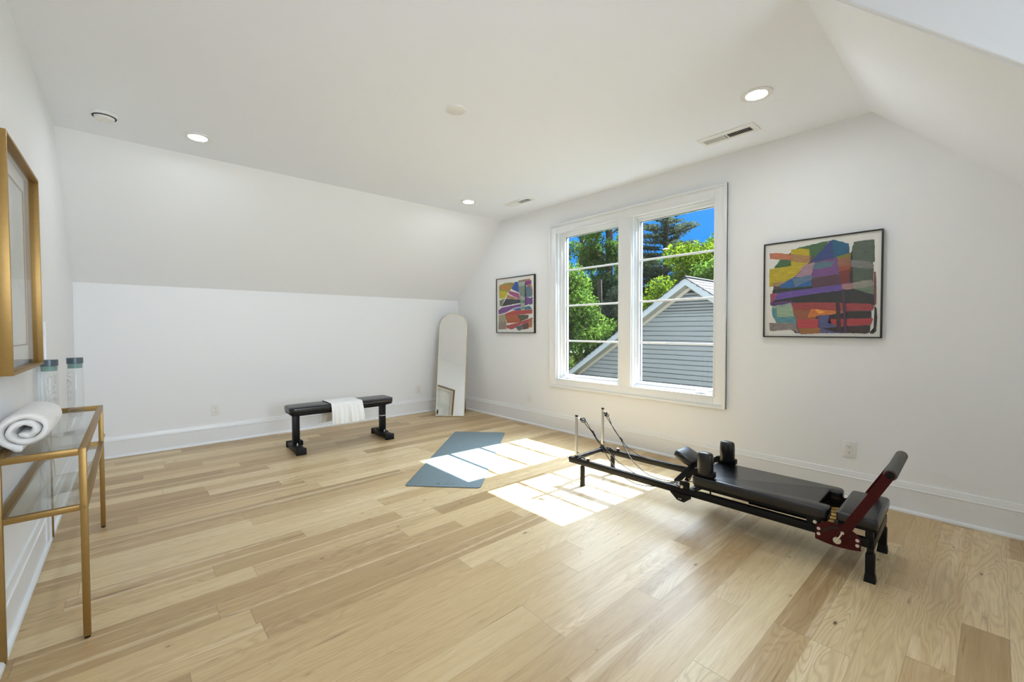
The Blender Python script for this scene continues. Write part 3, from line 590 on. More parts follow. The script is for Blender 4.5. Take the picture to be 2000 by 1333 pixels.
# rolled towel on the console: a spiral of thick cloth, axis along the table
def rolled_towel():
    rnd = random.Random(2); th = .0240; NS = 140; NL = 30; y0, y1 = 0.0, .40
    bm = bmesh.new(); rows = []
    turns = 2.15
    for i in range(NS + 1):
        s = i / NS; a = 2 * math.pi * turns * (1 - s) + math.radians(-150)   # s=0 outer end, s=1 centre
        r = .013 + (.080 - th / 2 - .013) * (1 - s) ** .95
        rows.append((a, r))
    cen = []
    for i, (a, r) in enumerate(rows):
        sq = 1 + .05 * math.sin(2 * a + .6)
        cen.append(Vector((r * math.cos(a) * 1.04 * sq, 0, r * math.sin(a) * .97)))
    # final flap lying on the table
    outv = []
    N = len(cen)
    grid_o, grid_i = [], []
    for i in range(N):
        tdir = (cen[min(i + 1, N - 1)] - cen[max(i - 1, 0)]).normalized(); nrm = Vector((tdir.z, 0, -tdir.x))
        if nrm.dot(cen[i]) < 0: nrm = -nrm
        half = th / 2 * min(1, (N - 1 - i) / 6 + .4)
        ro, ri = [], []
        for j in range(NL + 1):
            v = j / NL; y = y0 + (y1 - y0) * v
            ed = .012 * math.sin(i * .21) * (1 if j in (0, NL) else 0) * .6
            puff = half * (1 + .10 * math.sin(i * .5 + j * .9) + .08 * math.sin(j * 2.1 - i * .23))
            e = 1 - .55 * (1 if j in (0, NL) else 0) - .15 * (1 if j in (1, NL - 1) else 0)
            fold = .003 * math.exp(-((v - .42) / .05) ** 2) * (-1 if i < N * .4 else 0)
            ro.append(bm.verts.new(cen[i] + nrm * (puff * e + fold) + Vector((0, y + ed, 0))))
            ri.append(bm.verts.new(cen[i] - nrm * puff * e + Vector((0, y + ed, 0))))
        grid_o.append(ro); grid_i.append(ri)
    for i in range(N - 1):
        for j in range(NL):
            bm.faces.new((grid_o[i][j], grid_o[i + 1][j], grid_o[i + 1][j + 1], grid_o[i][j + 1]))
            bm.faces.new((grid_i[i][j + 1], grid_i[i + 1][j + 1], grid_i[i + 1][j], grid_i[i][j]))
        bm.faces.new((grid_o[i + 1][0], grid_o[i][0], grid_i[i][0], grid_i[i + 1][0]))
        bm.faces.new((grid_o[i][NL], grid_o[i + 1][NL], grid_i[i + 1][NL], grid_i[i][NL]))
    for j in range(NL):
        bm.faces.new((grid_o[0][j + 1], grid_o[0][j], grid_i[0][j], grid_i[0][j + 1])); bm.faces.new((grid_o[-1][j], grid_o[-1][j + 1], grid_i[-1][j + 1], grid_i[-1][j]))
    zmin = min(v.co.z for v in bm.verts)
    for v in bm.verts:
        v.co.z -= zmin
        if v.co.z < .012: v.co.z = v.co.z * .3
    bmesh.ops.recalc_face_normals(bm, faces=bm.faces)
    me = bpy.data.meshes.new('rolled_towel'); bm.to_mesh(me); bm.free(); me.materials.append(M['towel']); me.shade_smooth()
    o = bpy.data.objects.new('rolled_towel', me); COL.objects.link(o)
    md = o.modifiers.new('sub', 'SUBSURF'); md.levels = 1; md.render_levels = 1
    return o
o = rolled_towel(); o.location = (-4.066, -3.10, GT + .001)
tag(o, 'fluffy white towel rolled into a spiral on the glass console table', 'towel')

# ------------------------------------------------------------------ weight bench with draped towel
t = thing('weight_bench', 'flat black padded weight bench standing before the far wall', 'bench', (-2.12, -.925, 0), (0, 0, math.radians(-1.5)))
MB().prism(rrect(-.525, -.135, .525, .135, .045), .392, .446, bev=.014, seg=3).build('seat_pad', M['vinylpad'], t)
MB().prism(rrect(-.520, -.130, .520, .130, .045), .380, .394).build('seat_board', M['black'], t)
MB().box((-.48, -.03, .345), (.48, .03, .381), .003).build('centre_beam', M['black'], t)
for sx in (-1, 1):
    x = sx * .445
    p = MB().box((x - .030, -.030, .05), (x + .030, .030, .36), .004).box((x - .055, -.06, .362), (x + .055, .06, .379), .002).build('post', M['black'], t)
    b = MB().box((x - .040, -.180, .012), (x + .040, .185, .058), .004).build('foot_bar', M['black'], t)
    for y in (-.19, .195): MB().box((x - .045, y - .020, 0), (x + .045, y + .020, .062), .004).build('end_cap', M['rubber'], b)
    MB().box((x - sx * .05 - .004, -.05, .058), (x - sx * .05 + .004, .05, .10), .002).box((x - .05, -.05, .057), (x + .05, .05, .064), .001).build('gusset', M['black'], b)
    for y in (-.052, .052): MB().cyl((x, y, .060), (x, y, .072), .009, n=6).cyl((x, y, .070), (x, y, .086), .006, .004, n=12).build('bolt', M['bolt'], b)
MB().box((.4145, -.0305, .235), (.4155, .012, .243)).box((.418, -.0312, .236), (.470, -.0300, .242)).build('maker_mark', M['plastic'], t)

def draped_towel():
    prof = []   # (y,z) path over the pad, front hem to back hem
    zt = .4475; yf, yb = -.1385, .1385
    front, back = .235, .225
    n = 16
    for i in range(n): prof.append((yf - .006 - .010 * math.sin(math.pi * i / n), front + (.435 - front) * i / n))
    for a in range(180, 89, -15): prof.append((yf + .012 + .016 * math.cos(math.radians(a)), .434 + .016 * math.sin(math.radians(a))))
    for i in range(1, 10): prof.append((yf + .012 + (yb - yf - .024) * i / 10, .4505))
    for a in range(90, -1, -15): prof.append((yb - .012 + .016 * math.cos(math.radians(a)), .434 + .016 * math.sin(math.radians(a))))
    for i in range(1, n + 1): prof.append((yb + .005 + .004 * math.sin(i), .434 - (.434 - back) * i / n))
    NX = 34; bm = bmesh.new(); g = []
    for k in range(NX + 1):
        u = k / NX; row = []
        for i, (y, z) in enumerate(prof):
            s = i / len(prof)
            x = -.165 + .315 * u
            x += (.03 * (1 - s * 2.3) if s < .43 else 0) * (1 if u > .5 else .35) * .6
            x += -.045 * max(0, s - .62) / .38
            hang = max(0, (.43 - z)) / .2
            w = .006 * math.sin(u * 17 + s * 3) * hang + .004 * math.sin(u * 41) * hang
            lift = .0015 * math.sin(u * 23 + i)
            fold = -.010 * hang * (1 / (1 + math.exp(-(u - .56) * 60)))
            yy = y + ((w + fold) if s < .5 else (-w + .002)) - (.014 * hang if s < .5 else -.014 * hang)
            zz = z + lift + (.010 * u * hang if s < .5 else -.02 * (1 - u) * hang)
            row.append(bm.verts.new((x, yy, zz)))
        g.append(row)
    for k in range(NX):
        for i in range(len(prof) - 1): bm.faces.new((g[k][i], g[k + 1][i], g[k + 1][i + 1], g[k][i + 1]))
    bmesh.ops.recalc_face_normals(bm, faces=bm.faces)
    me = bpy.data.meshes.new('draped_towel'); bm.to_mesh(me); bm.free(); me.materials.append(M['towel']); me.shade_smooth()
    o = bpy.data.objects.new('draped_towel', me); COL.objects.link(o)
    sd = o.modifiers.new('thick', 'SOLIDIFY'); sd.thickness = .007; sd.offset = 0
    sb = o.modifiers.new('sub', 'SUBSURF'); sb.levels = 1; sb.render_levels = 2
    return o
o = draped_towel(); o.location = (-2.105, -.925, .003); o.rotation_euler = (0, 0, math.radians(-1.5))
tag(o, 'white towel draped over the middle of the black weight bench', 'towel')

# ------------------------------------------------------------------ leaning arched mirror
yo = math.radians(0.5); e0 = Vector((.281, -.279, 0)).normalized(); e0 = Matrix.Rotation(yo, 3, 'Z') @ e0
zrot = math.atan2(e0.y, e0.x); tilt = math.radians(14)
t = thing('floor_mirror', 'tall arched mirror with thin pale gold frame leaning in the corner', 'mirror', (-.5275, -.5515, .0085), (-tilt, 0, zrot))
mw, mh = .198, 1.457
def arch(w, h, r_in, n=40): return [(-w, 0 + r_in), (w, r_in)] + [(w * math.cos(math.pi * i / n), h - mw + w * math.sin(math.pi * i / n)) for i in range(n + 1)]
outer, inner = arch(mw, mh, 0), arch(mw - .009, mh, .009)
mb = MB(); bm = mb.bm
def ringv(p, y): return [bm.verts.new((x, y, z)) for x, z in p]
of, ob, inf, inb = ringv(outer, 0), ringv(outer, .028), ringv(inner, 0), ringv(inner, .008)
n = len(outer)
for i in range(n):
    j = (i + 1) % n
    bm.faces.new((of[i], of[j], ob[j], ob[i])); bm.faces.new((of[i], inf[i], inf[j], of[j])); bm.faces.new((inf[i], inb[i], inb[j], inf[j]))
bm.faces.new(ob)
mb.build('frame', M['palegold'], t)
MB().prism(inner, .005, .007, MXZ).build('mirror_glass', M['mirror'], t, smooth=False)
# rear easel strut, given in world space then brought into the tilted frame
Minv = (Matrix.Translation(t.location) @ t.rotation_euler.to_matrix().to_4x4()).inverted()
bk = Vector((-e0.y, e0.x, 0)); ez = Vector((0, 0, 1)); bp = Vector((-.5275, -.5515, 0))
def wp(u, b, z): return Minv @ (bp + e0 * u + bk * b + ez * z)
st = MB().tube([wp(.155, .155, .50), wp(.165, .215, .34), wp(.172, .235, .16), wp(.172, .235, .03), wp(.165, .225, .010), wp(.1, .215, .008), wp(-.1, .215, .008), wp(-.165, .225, .010), wp(-.172, .235, .03), wp(-.172, .235, .16), wp(-.165, .215, .34), wp(-.155, .155, .50)], .007, n=10)
st.build('easel_strut', M['black'], t)

# ------------------------------------------------------------------ yoga mat
A_, B_, C_, D_ = Vector((-2.203, -2.492)), Vector((-1.812, -2.930)), Vector((-.589, -1.781)), Vector((-.953, -1.311))
ct = (A_ + B_ + C_ + D_) / 4; ax = ((C_ + D_) / 2 - (A_ + B_) / 2).normalized(); ang = math.atan2(ax.y, ax.x)
ml, mwid = 1.735, .586
t = thing('yoga_mat', 'grey-blue yoga mat lying flat on the floor, partly in sunlight', 'yoga mat', (ct.x, ct.y, 0), (0, 0, ang))
MB().prism(rrect(-ml / 2, -mwid / 2, ml / 2, mwid / 2, .028), 0, .0022).build('mat_underside', M['rubber'], t)
MB().prism(rrect(-ml / 2, -mwid / 2, ml / 2, mwid / 2, .028), .0022, .0055, bev=.001).build('mat_top', M['mat'], t)
def floor_text(body, size, loc, rz, m, parent, name):
    cu = bpy.data.curves.new(name, 'FONT'); cu.body = body; cu.size = size; cu.extrude = .0001; cu.align_x = 'CENTER'; cu.space_character = 1.15
    tmp = bpy.data.objects.new('tmp', cu); COL.objects.link(tmp)
    dg = bpy.context.evaluated_depsgraph_get(); me = bpy.data.meshes.new_from_object(tmp.evaluated_get(dg)); bpy.data.objects.remove(tmp)
    me.materials.append(m); o = bpy.data.objects.new(name, me); COL.objects.link(o); o.location = loc; o.rotation_euler = (0, 0, rz); o.parent = parent; return o
floor_text('GAIAM', .026, (-ml / 2 + .050, -.040, .0056), -math.pi / 2, M['ink'], t, 'printed_lettering')
em = MB()
for k in range(7):
    a = math.radians(-60 + 20 * k + 90); c0 = (-ml / 2 + .052, .046)
    em.tube([(c0[0] + .016 * math.sin(a) * s + .004 * math.cos(a) * math.sin(math.pi * s), c0[1] + .020 * math.cos(a) * s - .004 * math.sin(a) * math.sin(math.pi * s), .0057) for s in (0, .25, .5, .75, 1)], .0008, n=5)
em.build('printed_emblem', M['ink'], t)

# ------------------------------------------------------------------ folding reformer (local x runs from the rope end to the foot bar, y towards the window wall)
RZ = math.atan2(-1.0, .0235)
t = thing('pilates_reformer', 'black folding pilates reformer with red foot bar beside the window wall', 'exercise machine', (-1.205, -3.36, 0), (0, 0, RZ))
def P_(mb, nm, m, par=None, **k): return mb.build(nm, m, par or t, **k)
for y in (0.0, .40):
    P_(MB().box((-.068, y - .015, .160), (1.768, y + .015, .202), .003), 'side_rail', M['black'])
P_(MB().box((-.055, .015, .172), (-.030, .385, .200), .002), 'front_crossbar', M['black'])
P_(MB().box((1.750, -.015, .158), (1.770, .415, .200), .002), 'end_crossbar', M['black'])
P_(MB().box((.86, .015, .165), (.885, .385, .190), .002), 'hinge_crossbar', M['black'])
P_(MB().box((1.600, .015, .170), (1.630, .385, .215), .003), 'spring_bar', M['black'])
for y in (0.0, .40):
    l = P_(MB().cyl((.054, y, .010), (.054, y, .148), .0185, n=24), 'front_leg', M['black'])
    MB().cyl((.054, y, .146), (.054, y, .160), .012, n=16).build('leg_screw', M['rubber'], l)
    MB().cyl((.054, y, 0), (.054, y, .012), .019, n=24).build('foot_pad', M['rubber'], l)
    l = P_(MB().box((1.737, y - .019, .035), (1.773, y + .019, .135), .005).box((1.742, y - .014, .13), (1.768, y + .014, .160), .002), 'rear_leg', M['black'])
    b = bmesh.new(); bmesh.ops.create_cone(b, cap_ends=True, segments=4, radius1=.0315, radius2=.026, depth=.037)
    fp = MB(); fp._merge(b, Matrix.Translation((1.755, y, .0185)) @ Matrix.Rotation(math.pi / 4, 4, 'Z')); fp.build('foot_pad', M['rubber'], l)
    s = .0 if y == 0 else -.040
    s0 = -.004 if y == 0 else -.045
    po = P_(MB().cyl((s0, y, .200), (s0, y, .528), .0105, n=24), 'pulley_post', M['chrome'])
    MB().cyl((s0, y, .522), (s0, y, .536), .0118, n=24, bev=.003).build('post_cap', M['rubber'], po)
    MB().box((s0 - .020, y - .014, .200), (s0 + .020, y + .014, .208), .002).cyl((s0, y, .205), (s0, y, .222), .015, n=20).build('post_clamp', M['black'], po); MB().cyl((s0 + .008, y, .246), (s0 + .020, y, .246), .004, n=10).build('clamp_knob', M['black'], po)
    sb = P_(MB().cyl((.105, y, .200), (.105, y, .219), .0115, n=20), 'rail_stop', M['rubber'])
    MB().cyl((.105, y, .219), (.105, y, .223), .0118, n=20).build('stop_cap', M['bolt'], sb)
    kn = P_(MB().tube([(.005, y + (.012 if y == 0 else -.012), .208), (.03, y + (.02 if y == 0 else -.02), .214), (.05, y + (.012 if y == 0 else -.012), .212), (.065, y + (.02 if y == 0 else -.02), .206)], .006).cyl((.03, y, .203), (.03, y, .216), .008, n=12), 'rope_cleat', M['rubber'])
# end-of-rail knob facing the room
P_(MB().cyl((-.068, -.004, .186), (-.078, -.004, .186), .016, n=24).cyl((-.077, -.004, .186), (-.081, -.004, .186), .008, n=6), 'rail_end_knob', M['bolt'])

# folding hinge plates hanging below each rail
hexa = [(.768, .160), (.815, .120), (.858, .115), (.902, .150), (.902, .165), (.768, .165)]
for y in (-.022, .416):
    hp = P_(MB().prism(hexa, y, y + .006, MXZ), 'hinge_plate', M['black'], smooth=False)
    for s in (.826, .838): MB().cyl((s, y - .002, .132), (s, y, .132), .0035, n=12).build('hinge_bolt', M['bolt'], hp)

# carriage
N0, N1, NT0, NT1 = .905, 1.592, -.022, .402
pad = rrect(N0, NT0, N1, NT1, .028, 5)
# u-shaped notch at the foot-bar end
def notched():
    r = .034
    p = arc(N1 - r, NT0 + r, r, -90, 0, 6) + arc(N1 - .016, .050, .016, 0, 90, 4) + arc(1.548, .078, .012, -90, -180, 4)[0:5] + arc(1.548, .302, .012, 180, 90, 4) + arc(N1 - .016, .330, .016, -90, 0, 4)
    p += arc(N1 - r, NT1 - r, r, 0, 90, 6) + arc(N0 + .02, NT1 - .02, .02, 90, 180, 5) + arc(N0 + .02, NT0 + .02, .02, 180, 270, 5)
    return p
cp = P_(MB().prism(notched(), .240, .297, bev=.012, seg=3), 'carriage_pad', M['vinylpad'])
MB().prism([(x * .985 + .0187, yy * .96 + .0076) for x, yy in notched()], .230, .242).build('pad_board', M['black'], cp)
cf = P_(MB().box((.93, .030, .208), (1.55, .048, .231), .002).box((.93, .352, .208), (1.55, .370, .231), .002).box((.95, .048, .212), (.975, .352, .229), .002).box((1.46, .048, .212), (1.485, .352, .229), .002), 'carriage_frame', M['black'])
for y in (-.012, .388):
    tr = MB().box((1.500, y, .198), (1.560, y + .024, .240), .002).cyl((1.535, y + .012, .204), (1.535, y + .012, .206), .010, n=12)
    tr.build('truck_plate', M['black'], cf)
    yo_ = y - .003 if y < 0 else y + .027
    MB().cyl((1.537, y - .004 if y < 0 else y + .024, .216), (1.537, y if y < 0 else y + .028, .216), .009, n=16, bev=.0015).build('wheel_bolt', M['bolt'], cf)
    cb = MB().box((.826, y - .004, .198), (.890, y + .004, .246), .003).build('front_bracket', M['black'], cf)
    MB().cyl((.842, y - .007, .209), (.842, y - .004, .209), .0095, n=20).cyl((.842, y - .009, .209), (.842, y - .006, .209), .005, n=6).build('bracket_bolt', M['bolt'], cf)
    a = MB().prism([(.915, .205), (.932, .203), (.985, .237), (.960, .238)], y, y + .010, MXZ).box((1.010, y, .200), (1.018, y + .010, .238), .001).box((.995, y, .199), (1.035, y + .01, .206), .001)
    a.build('carriage_brace', M['black'], cf)
# shoulder rests
for y, top, nm in ((.020, .445, 'near'), (.385, .446, 'far')):
    s = .972 if y < .1 else .962
    b = MB(); n = 28; w, d = .0455, .030
    prof = [(.90, .312), (1.0, .318), (1.0, .40), (.97, .428), (.90, .440), (.70, .4445), (0, .446)]
    rings = []
    for k, z in prof:
        if k == 0: rings.append([b.bm.verts.new((s, y, z))]); continue
        rings.append([b.bm.verts.new((s + math.copysign(abs(math.cos(2 * math.pi * i / n)) ** .75, math.cos(2 * math.pi * i / n)) * w * k, y + math.copysign(abs(math.sin(2 * math.pi * i / n)) ** .75, math.sin(2 * math.pi * i / n)) * d * k, z)) for i in range(n)])
    b.bm.faces.new(rings[0][::-1])
    for A, B in zip(rings, rings[1:]):
        for i in range(n):
            if len(B) == 1: b.bm.faces.new((A[i], A[(i + 1) % n], B[0]))
            else: b.bm.faces.new((A[i], A[(i + 1) % n], B[(i + 1) % n], B[i]))
    sr = P_(b, 'shoulder_rest', M['vinylpad'], ang=60)
    br = MB().box((s - .035, y - .022, .296), (s + .045, y + .022, .325), .006)
    br.prism([(s - .02, .297), (s - .02, .345), (s - .065, .335), (s - .105, .300), (s - .125, .245), (s - .100, .245), (s - .080, .290)], y - .012, y + .012, MXZ)
    br.box((s + .03, y - .026, .300), (s + .058, y + .020, .335), .006)
    br.build('rest_bracket', M['black'], sr)
    kb = MB()
    for k in range(4): kb.cyl((s - .095 + k * .014, y - .014, .262 + k * .010), (s - .095 + k * .014, y - .012, .262 + k * .010), .0032, n=10)
    kb.build('adjuster_pin', M['bolt'], sr)
# head rest, raised on a hinged plate
hr_o = Vector((.868, .19, .282)); ha = math.radians(24)
HM = Matrix.Translation(hr_o) @ Matrix.Rotation(ha, 4, 'Y')
hr = P_(MB().box((-.165, -.085, .006), (-.030, .085, .052), .014, 3, M=HM), 'head_rest', M['vinylpad'])
MB().box((-.150, -.070, -.001), (.010, .070, .007), .001, M=HM).build('head_rest_board', M['black'], hr)
def slab(mb, a, b, c, th):
    a, b, c = Vector(a), Vector(b), Vector(c); d = a + (c - b); n = (b - a).cross(c - b).normalized() * th
    V = [mb.bm.verts.new(p) for p in (a, b, c, d, a + n, b + n, c + n, d + n)]
    for f in ((0, 1, 2, 3), (7, 6, 5, 4), (0, 4, 5, 1), (1, 5, 6, 2), (2, 6, 7, 3), (3, 7, 4, 0)): mb.bm.faces.new([V[i] for i in f])
    return mb
hp = slab(MB(), (.752, .055, .212), (.845, .155, .340), (.872, .155, .318), .004).build('head_rest_prop', M['black'], hr, smooth=False)

# standing platform over the foot end
sp = P_(MB().prism(rrect(1.622, -.020, 1.783, .398, .022), .250, .300, bev=.013, seg=3), 'standing_platform', M['vinylpad'])
MB().prism(rrect(1.628, -.014, 1.778, .392, .018), .240, .252).build('platform_board', M['black'], sp)
for y in (-.010, .375):
    MB().box((1.735, y, .200), (1.765, y + .030, .241), .002).build('platform_bracket', M['black'], sp); MB().box((1.630, y, .200), (1.643, y + .030, .241), .002).build('platform_bracket', M['black'], sp)
# springs
for k in range(5):
    y = .075 + k * .058
    s0 = P_(MB().tube([(1.20, y, .190), (1.50, y, .193), (1.548, y, .197)], .0085, n=10), 'spring', M['black'])
    MB().cyl((1.545, y, .197), (1.602, y, .203), .0065, .0105, n=16).build('spring_end', M['brass'], s0)
# red foot bar: quadrant plates, arms and foam grip
def quad_plate(y, side):
    low = arc(1.632, .520, .393, 256.5, 283.5, 10)
    poly = [(1.542, .208), (1.540, .150)] + [(x, z) for x, z in low] + [(1.722, .150), (1.722, .200)] + [(1.700, .216), (1.672, .232), (1.640, .238), (1.610, .239), (1.575, .232)]
    q = P_(MB().prism(poly, y, y + .006, MXZ), 'quadrant_plate', M['red'], smooth=False)
    slot = [(1.632 + r * math.cos(math.radians(a)), .161 + r * math.sin(math.radians(a))) for r, rng in ((.064, range(160, 29, -10)), (.054, range(30, 161, 10))) for a in rng]
    f = y - .0012 if side < 0 else y + .006
    MB().prism(slot, f, f + .0012, MXZ).build('quadrant_slot', M['dark'], q, smooth=False)
    for (s, z) in ((1.555, .192), (1.555, .166), (1.709, .185), (1.709, .160)):
        MB().cyl((s, f - .0015, z), (s, f + .0025, z), .0078, n=20, bev=.001).cyl((s, f - .0022, z), (s, f, z), .0035, n=6).build('plate_bolt', M['bolt'], q)
    return q
quad_plate(-.0225, -1); quad_plate(.4165, 1)
pv, tp = Vector((1.632, 0, .161)), Vector((1.822, 0, .528))
d = (tp - pv).normalized(); nn = Vector((d.z, 0, -d.x))
for y, f in ((-.0300, -1), (.4240, 1)):
    a0 = pv - d * .018; poly = []
    w0, w1 = .0215, .0190
    for an in range(180, 361, 20):
        c = math.radians(an); poly.append(((pv + nn * (w0 * math.cos(c)) + d * (w0 * math.sin(c))).x, (pv + nn * (w0 * math.cos(c)) + d * (w0 * math.sin(c))).z))
    for an in range(0, 181, 20):
        c = math.radians(an); q = tp + nn * (w1 * math.cos(c)) + d * (w1 * math.sin(c)); poly.append((q.x, q.z))
    ar = P_(MB().prism(poly, y, y + .006, MXZ), 'foot_bar_arm', M['red'], smooth=False)
    yf = y - .001 if f < 0 else y + .006
    MB().cyl((pv.x, yf - .002, pv.z), (pv.x, yf + .003, pv.z), .0165, n=28).build('pivot_washer', M['bolt'], ar)
    MB().cyl((pv.x, yf - .009, pv.z), (pv.x, yf + .001, pv.z), .008, n=18, bev=.002).build('pivot_bolt', M['bolt'], ar)
    pin = pv + d * .050 - nn * .002
    MB().cyl((pv.x, yf - .008, pv.z), (pin.x, yf - .008, pin.z), .0038, n=10).cyl((pin.x, yf - .009, pin.z), (pin.x, yf + .001, pin.z), .0075, n=20).build('locking_pin', M['bolt'], ar)
fb = P_(MB().cyl((tp.x, -.036, tp.z), (tp.x, .436, tp.z), .0150, n=28), 'foot_bar_tube', M['black'])
MB().cyl((tp.x, -.022, tp.z), (tp.x, .422, tp.z), .0255, n=36, bev=.004).build('foam_grip', M['foam'], fb)
# pulleys
for y, s0, c in ((0.0, -.004, (.052, .012, .502)), (.40, -.045, (.006, .385, .486))):
    pz = .511
    a = Vector((s0, y, pz)); c = Vector(c); dr = (c - a).normalized()
    P_(MB().cyl(a, a + dr * .030, .0035, n=10).tube([a + dr * .024 + Vector((0, 0, .006)), a + dr * .034 + Vector((0, .004, 0)), a + dr * .024 - Vector((0, 0, .006)), a + dr * .014], .002, n=6, closed=True), 'swivel_link', M['bolt'])
    axv = Vector((.25, -.55, .80)).normalized() if y == 0 else Vector((-.3, -.85, .43)).normalized()
    pu = P_(MB().cyl(c - axv * .009, c - axv * .005, .018, n=24).cyl(c + axv * .005, c + axv * .009, .018, n=24).cyl(c - dr * .026 - axv * .007, c - dr * .012 - axv * .007, .007, n=12).cyl(c - dr * .026 + axv * .007, c - dr * .012 + axv * .007, .007, n=12).cyl(c - axv * .007, c + axv * .007, .006, n=12), 'pulley_housing', M['rubber'])
    MB().cyl(c - axv * .005, c + axv * .005, .0145, n=24).cyl(c - axv * .0105, c + axv * .0105, .0045, n=14).build('pulley_wheel', M['bolt'], pu)
# ropes (one strand each)
ropes = [
    [(.065, .020, .500), (.084, .028, .470), (.098, .045, .430), (.105, .055, .412)],
    [(.052, .022, .488), (.072, .035, .452), (.100, .052, .418), (.112, .062, .390), (.128, .075, .358), (.160, .100, .300), (.185, .120, .245), (.225, .130, .190), (.300, .120, .135), (.390, .090, .112), (.500, .070, .108), (.640, .080, .135), (.760, .12, .185), (.85, .14, .205)],
    [(.118, .062, .392), (.140, .080, .350), (.195, .110, .285), (.265, .120, .228), (.350, .110, .195), (.470, .080, .172), (.600, .060, .175), (.720, .045, .190), (.826, .020, .215)],
    [(.010, .370, .474), (.060, .360, .425), (.120, .350, .365), (.163, .345, .322)],
    [(.030, .372, .478), (.080, .360, .400), (.130, .352, .350), (.175, .340, .310), (.215, .325, .264), (.300, .280, .205), (.400, .220, .178), (.520, .150, .165), (.640, .095, .178), (.740, .060, .198), (.826, .030, .212)],
    [(.172, .345, .318), (.222, .340, .276), (.320, .345, .228), (.385, .355, .210), (.480, .365, .205), (.620, .375, .205), (.826, .385, .215)],
]
for r in ropes: P_(MB().tube(smooth_path(r, 5), .0030, n=7), 'rope', M['rubber'])
for c, dr in (((.107, .056, .410), (.03, .02, -.045)), ((.170, .344, .320), (.03, -.003, -.03))):
    c, dr = Vector(c), Vector(dr); P_(MB().tube([c - dr * .4, c - dr * .1, c + dr * .2, c + dr * .55], .0060, n=8).cyl(c - dr * .15 + Vector((0, 0, .004)), c + dr * .1 + Vector((.006, 0, 0)), .008, n=10), 'rope_toggle', M['rubber'])
P_(MB().tube([(.775, .055, .206), (.800, .035, .212), (.812, .02, .222), (.80, .01, .205), (.78, .02, .200)], .005, n=8, closed=True), 'rope_shackle', M['bolt'])

# ------------------------------------------------------------------ outside: ground, neighbouring garage, fence, trees
def leaf_mat(name, dark, light, trans=.5):
    m = bpy.data.materials.new(name); m.use_nodes = True; nt = m.node_tree; nt.nodes.clear()
    o = nt.nodes.new('ShaderNodeOutputMaterial'); d = nt.nodes.new('ShaderNodeBsdfDiffuse'); tr = nt.nodes.new('ShaderNodeBsdfTranslucent')
    tc = nt.nodes.new('ShaderNodeTexCoord'); n = nt.nodes.new('ShaderNodeTexNoise'); n.inputs['Scale'].default_value = 2.2; n.inputs['Detail'].default_value = 6; n.inputs['Roughness'].default_value = .75
    nt.links.new(tc.outputs['Object'], n.inputs[0]); r = nt.nodes.new('ShaderNodeValToRGB'); e = r.color_ramp.elements
    e[0].position = .38; e[0].color = (*dark, 1); e[1].position = .62; e[1].color = (*light, 1)
    nt.links.new(n.outputs[0], r.inputs[0]); nt.links.new(r.outputs[0], d.inputs[0]); nt.links.new(r.outputs[0], tr.inputs[0])
    mx = nt.nodes.new('ShaderNodeMixShader'); mx.inputs[0].default_value = trans
    nt.links.new(d.outputs[0], mx.inputs[1]); nt.links.new(tr.outputs[0], mx.inputs[2]); nt.links.new(mx.outputs[0], o.inputs[0]); return m
M['bark'] = mat('tree_bark', (.050, .038, .028), .9, noise=.3, nscale=12)
M['lime'] = leaf_mat('lime_leaves', (0.0580, 0.1102, 0.0058), (0.1740, 0.2436, 0.0203), .5)
M['maple'] = leaf_mat('maple_leaves', (0.0435, 0.0986, 0.0128), (0.1276, 0.2088, 0.0348), .5)
M['green'] = leaf_mat('green_leaves', (0.028, 0.065, 0.012), (0.10, 0.175, 0.032), .45)
M['deep'] = leaf_mat('deep_leaves', (0.0070, 0.0174, 0.0070), (0.0261, 0.0493, 0.0162), .35)
M['cedar'] = leaf_mat('cedar_needles', (0.0203, 0.0302, 0.0220), (0.0696, 0.0870, 0.0580), .3)
M['pine'] = leaf_mat('pine_needles', (0.0348, 0.0493, 0.0319), (0.1102, 0.1363, 0.0812), .35)
M['ground'] = mat('garden_ground', (.045, .065, .025), .95, noise=.4, nscale=1.5)
M['siding'] = mat('grey_vinyl_siding', (.255, .268, .268), .55, noise=.03, nscale=2)
M['fascia'] = mat('white_fascia', (.40, .44, .46), .5)
M['soffit'] = mat('cream_soffit', (.46, .41, .33), .6)
M['shingle'] = mat('roof_shingle', (.034, .031, .033), .9, noise=.35, nscale=18)
M['fence'] = mat('weathered_fence', (.17, .12, .07), .85, noise=.35, nscale=6)

# terrain
g = MB(); nx, ny = 24, 30
rg = []
for i in range(nx + 1):
    row = []
    for j in range(ny + 1):
        x = .5 + 60 * i / nx; y = -35 + 80 * j / ny
        z = -2.9 + max(0, min(1, (x - 9) / 9)) * 2.0 + .15 * math.sin(x * .7 + y * .4)
        if x < 9: z = -2.9
        row.append(g.bm.verts.new((x, y, z)))
    rg.append(row)
for i in range(nx):
    for j in range(ny): g.bm.faces.new((rg[i][j], rg[i + 1][j], rg[i + 1][j + 1], rg[i][j + 1]))
gr = g.build('garden_ground', M['ground']); gr['kind'] = 'structure'

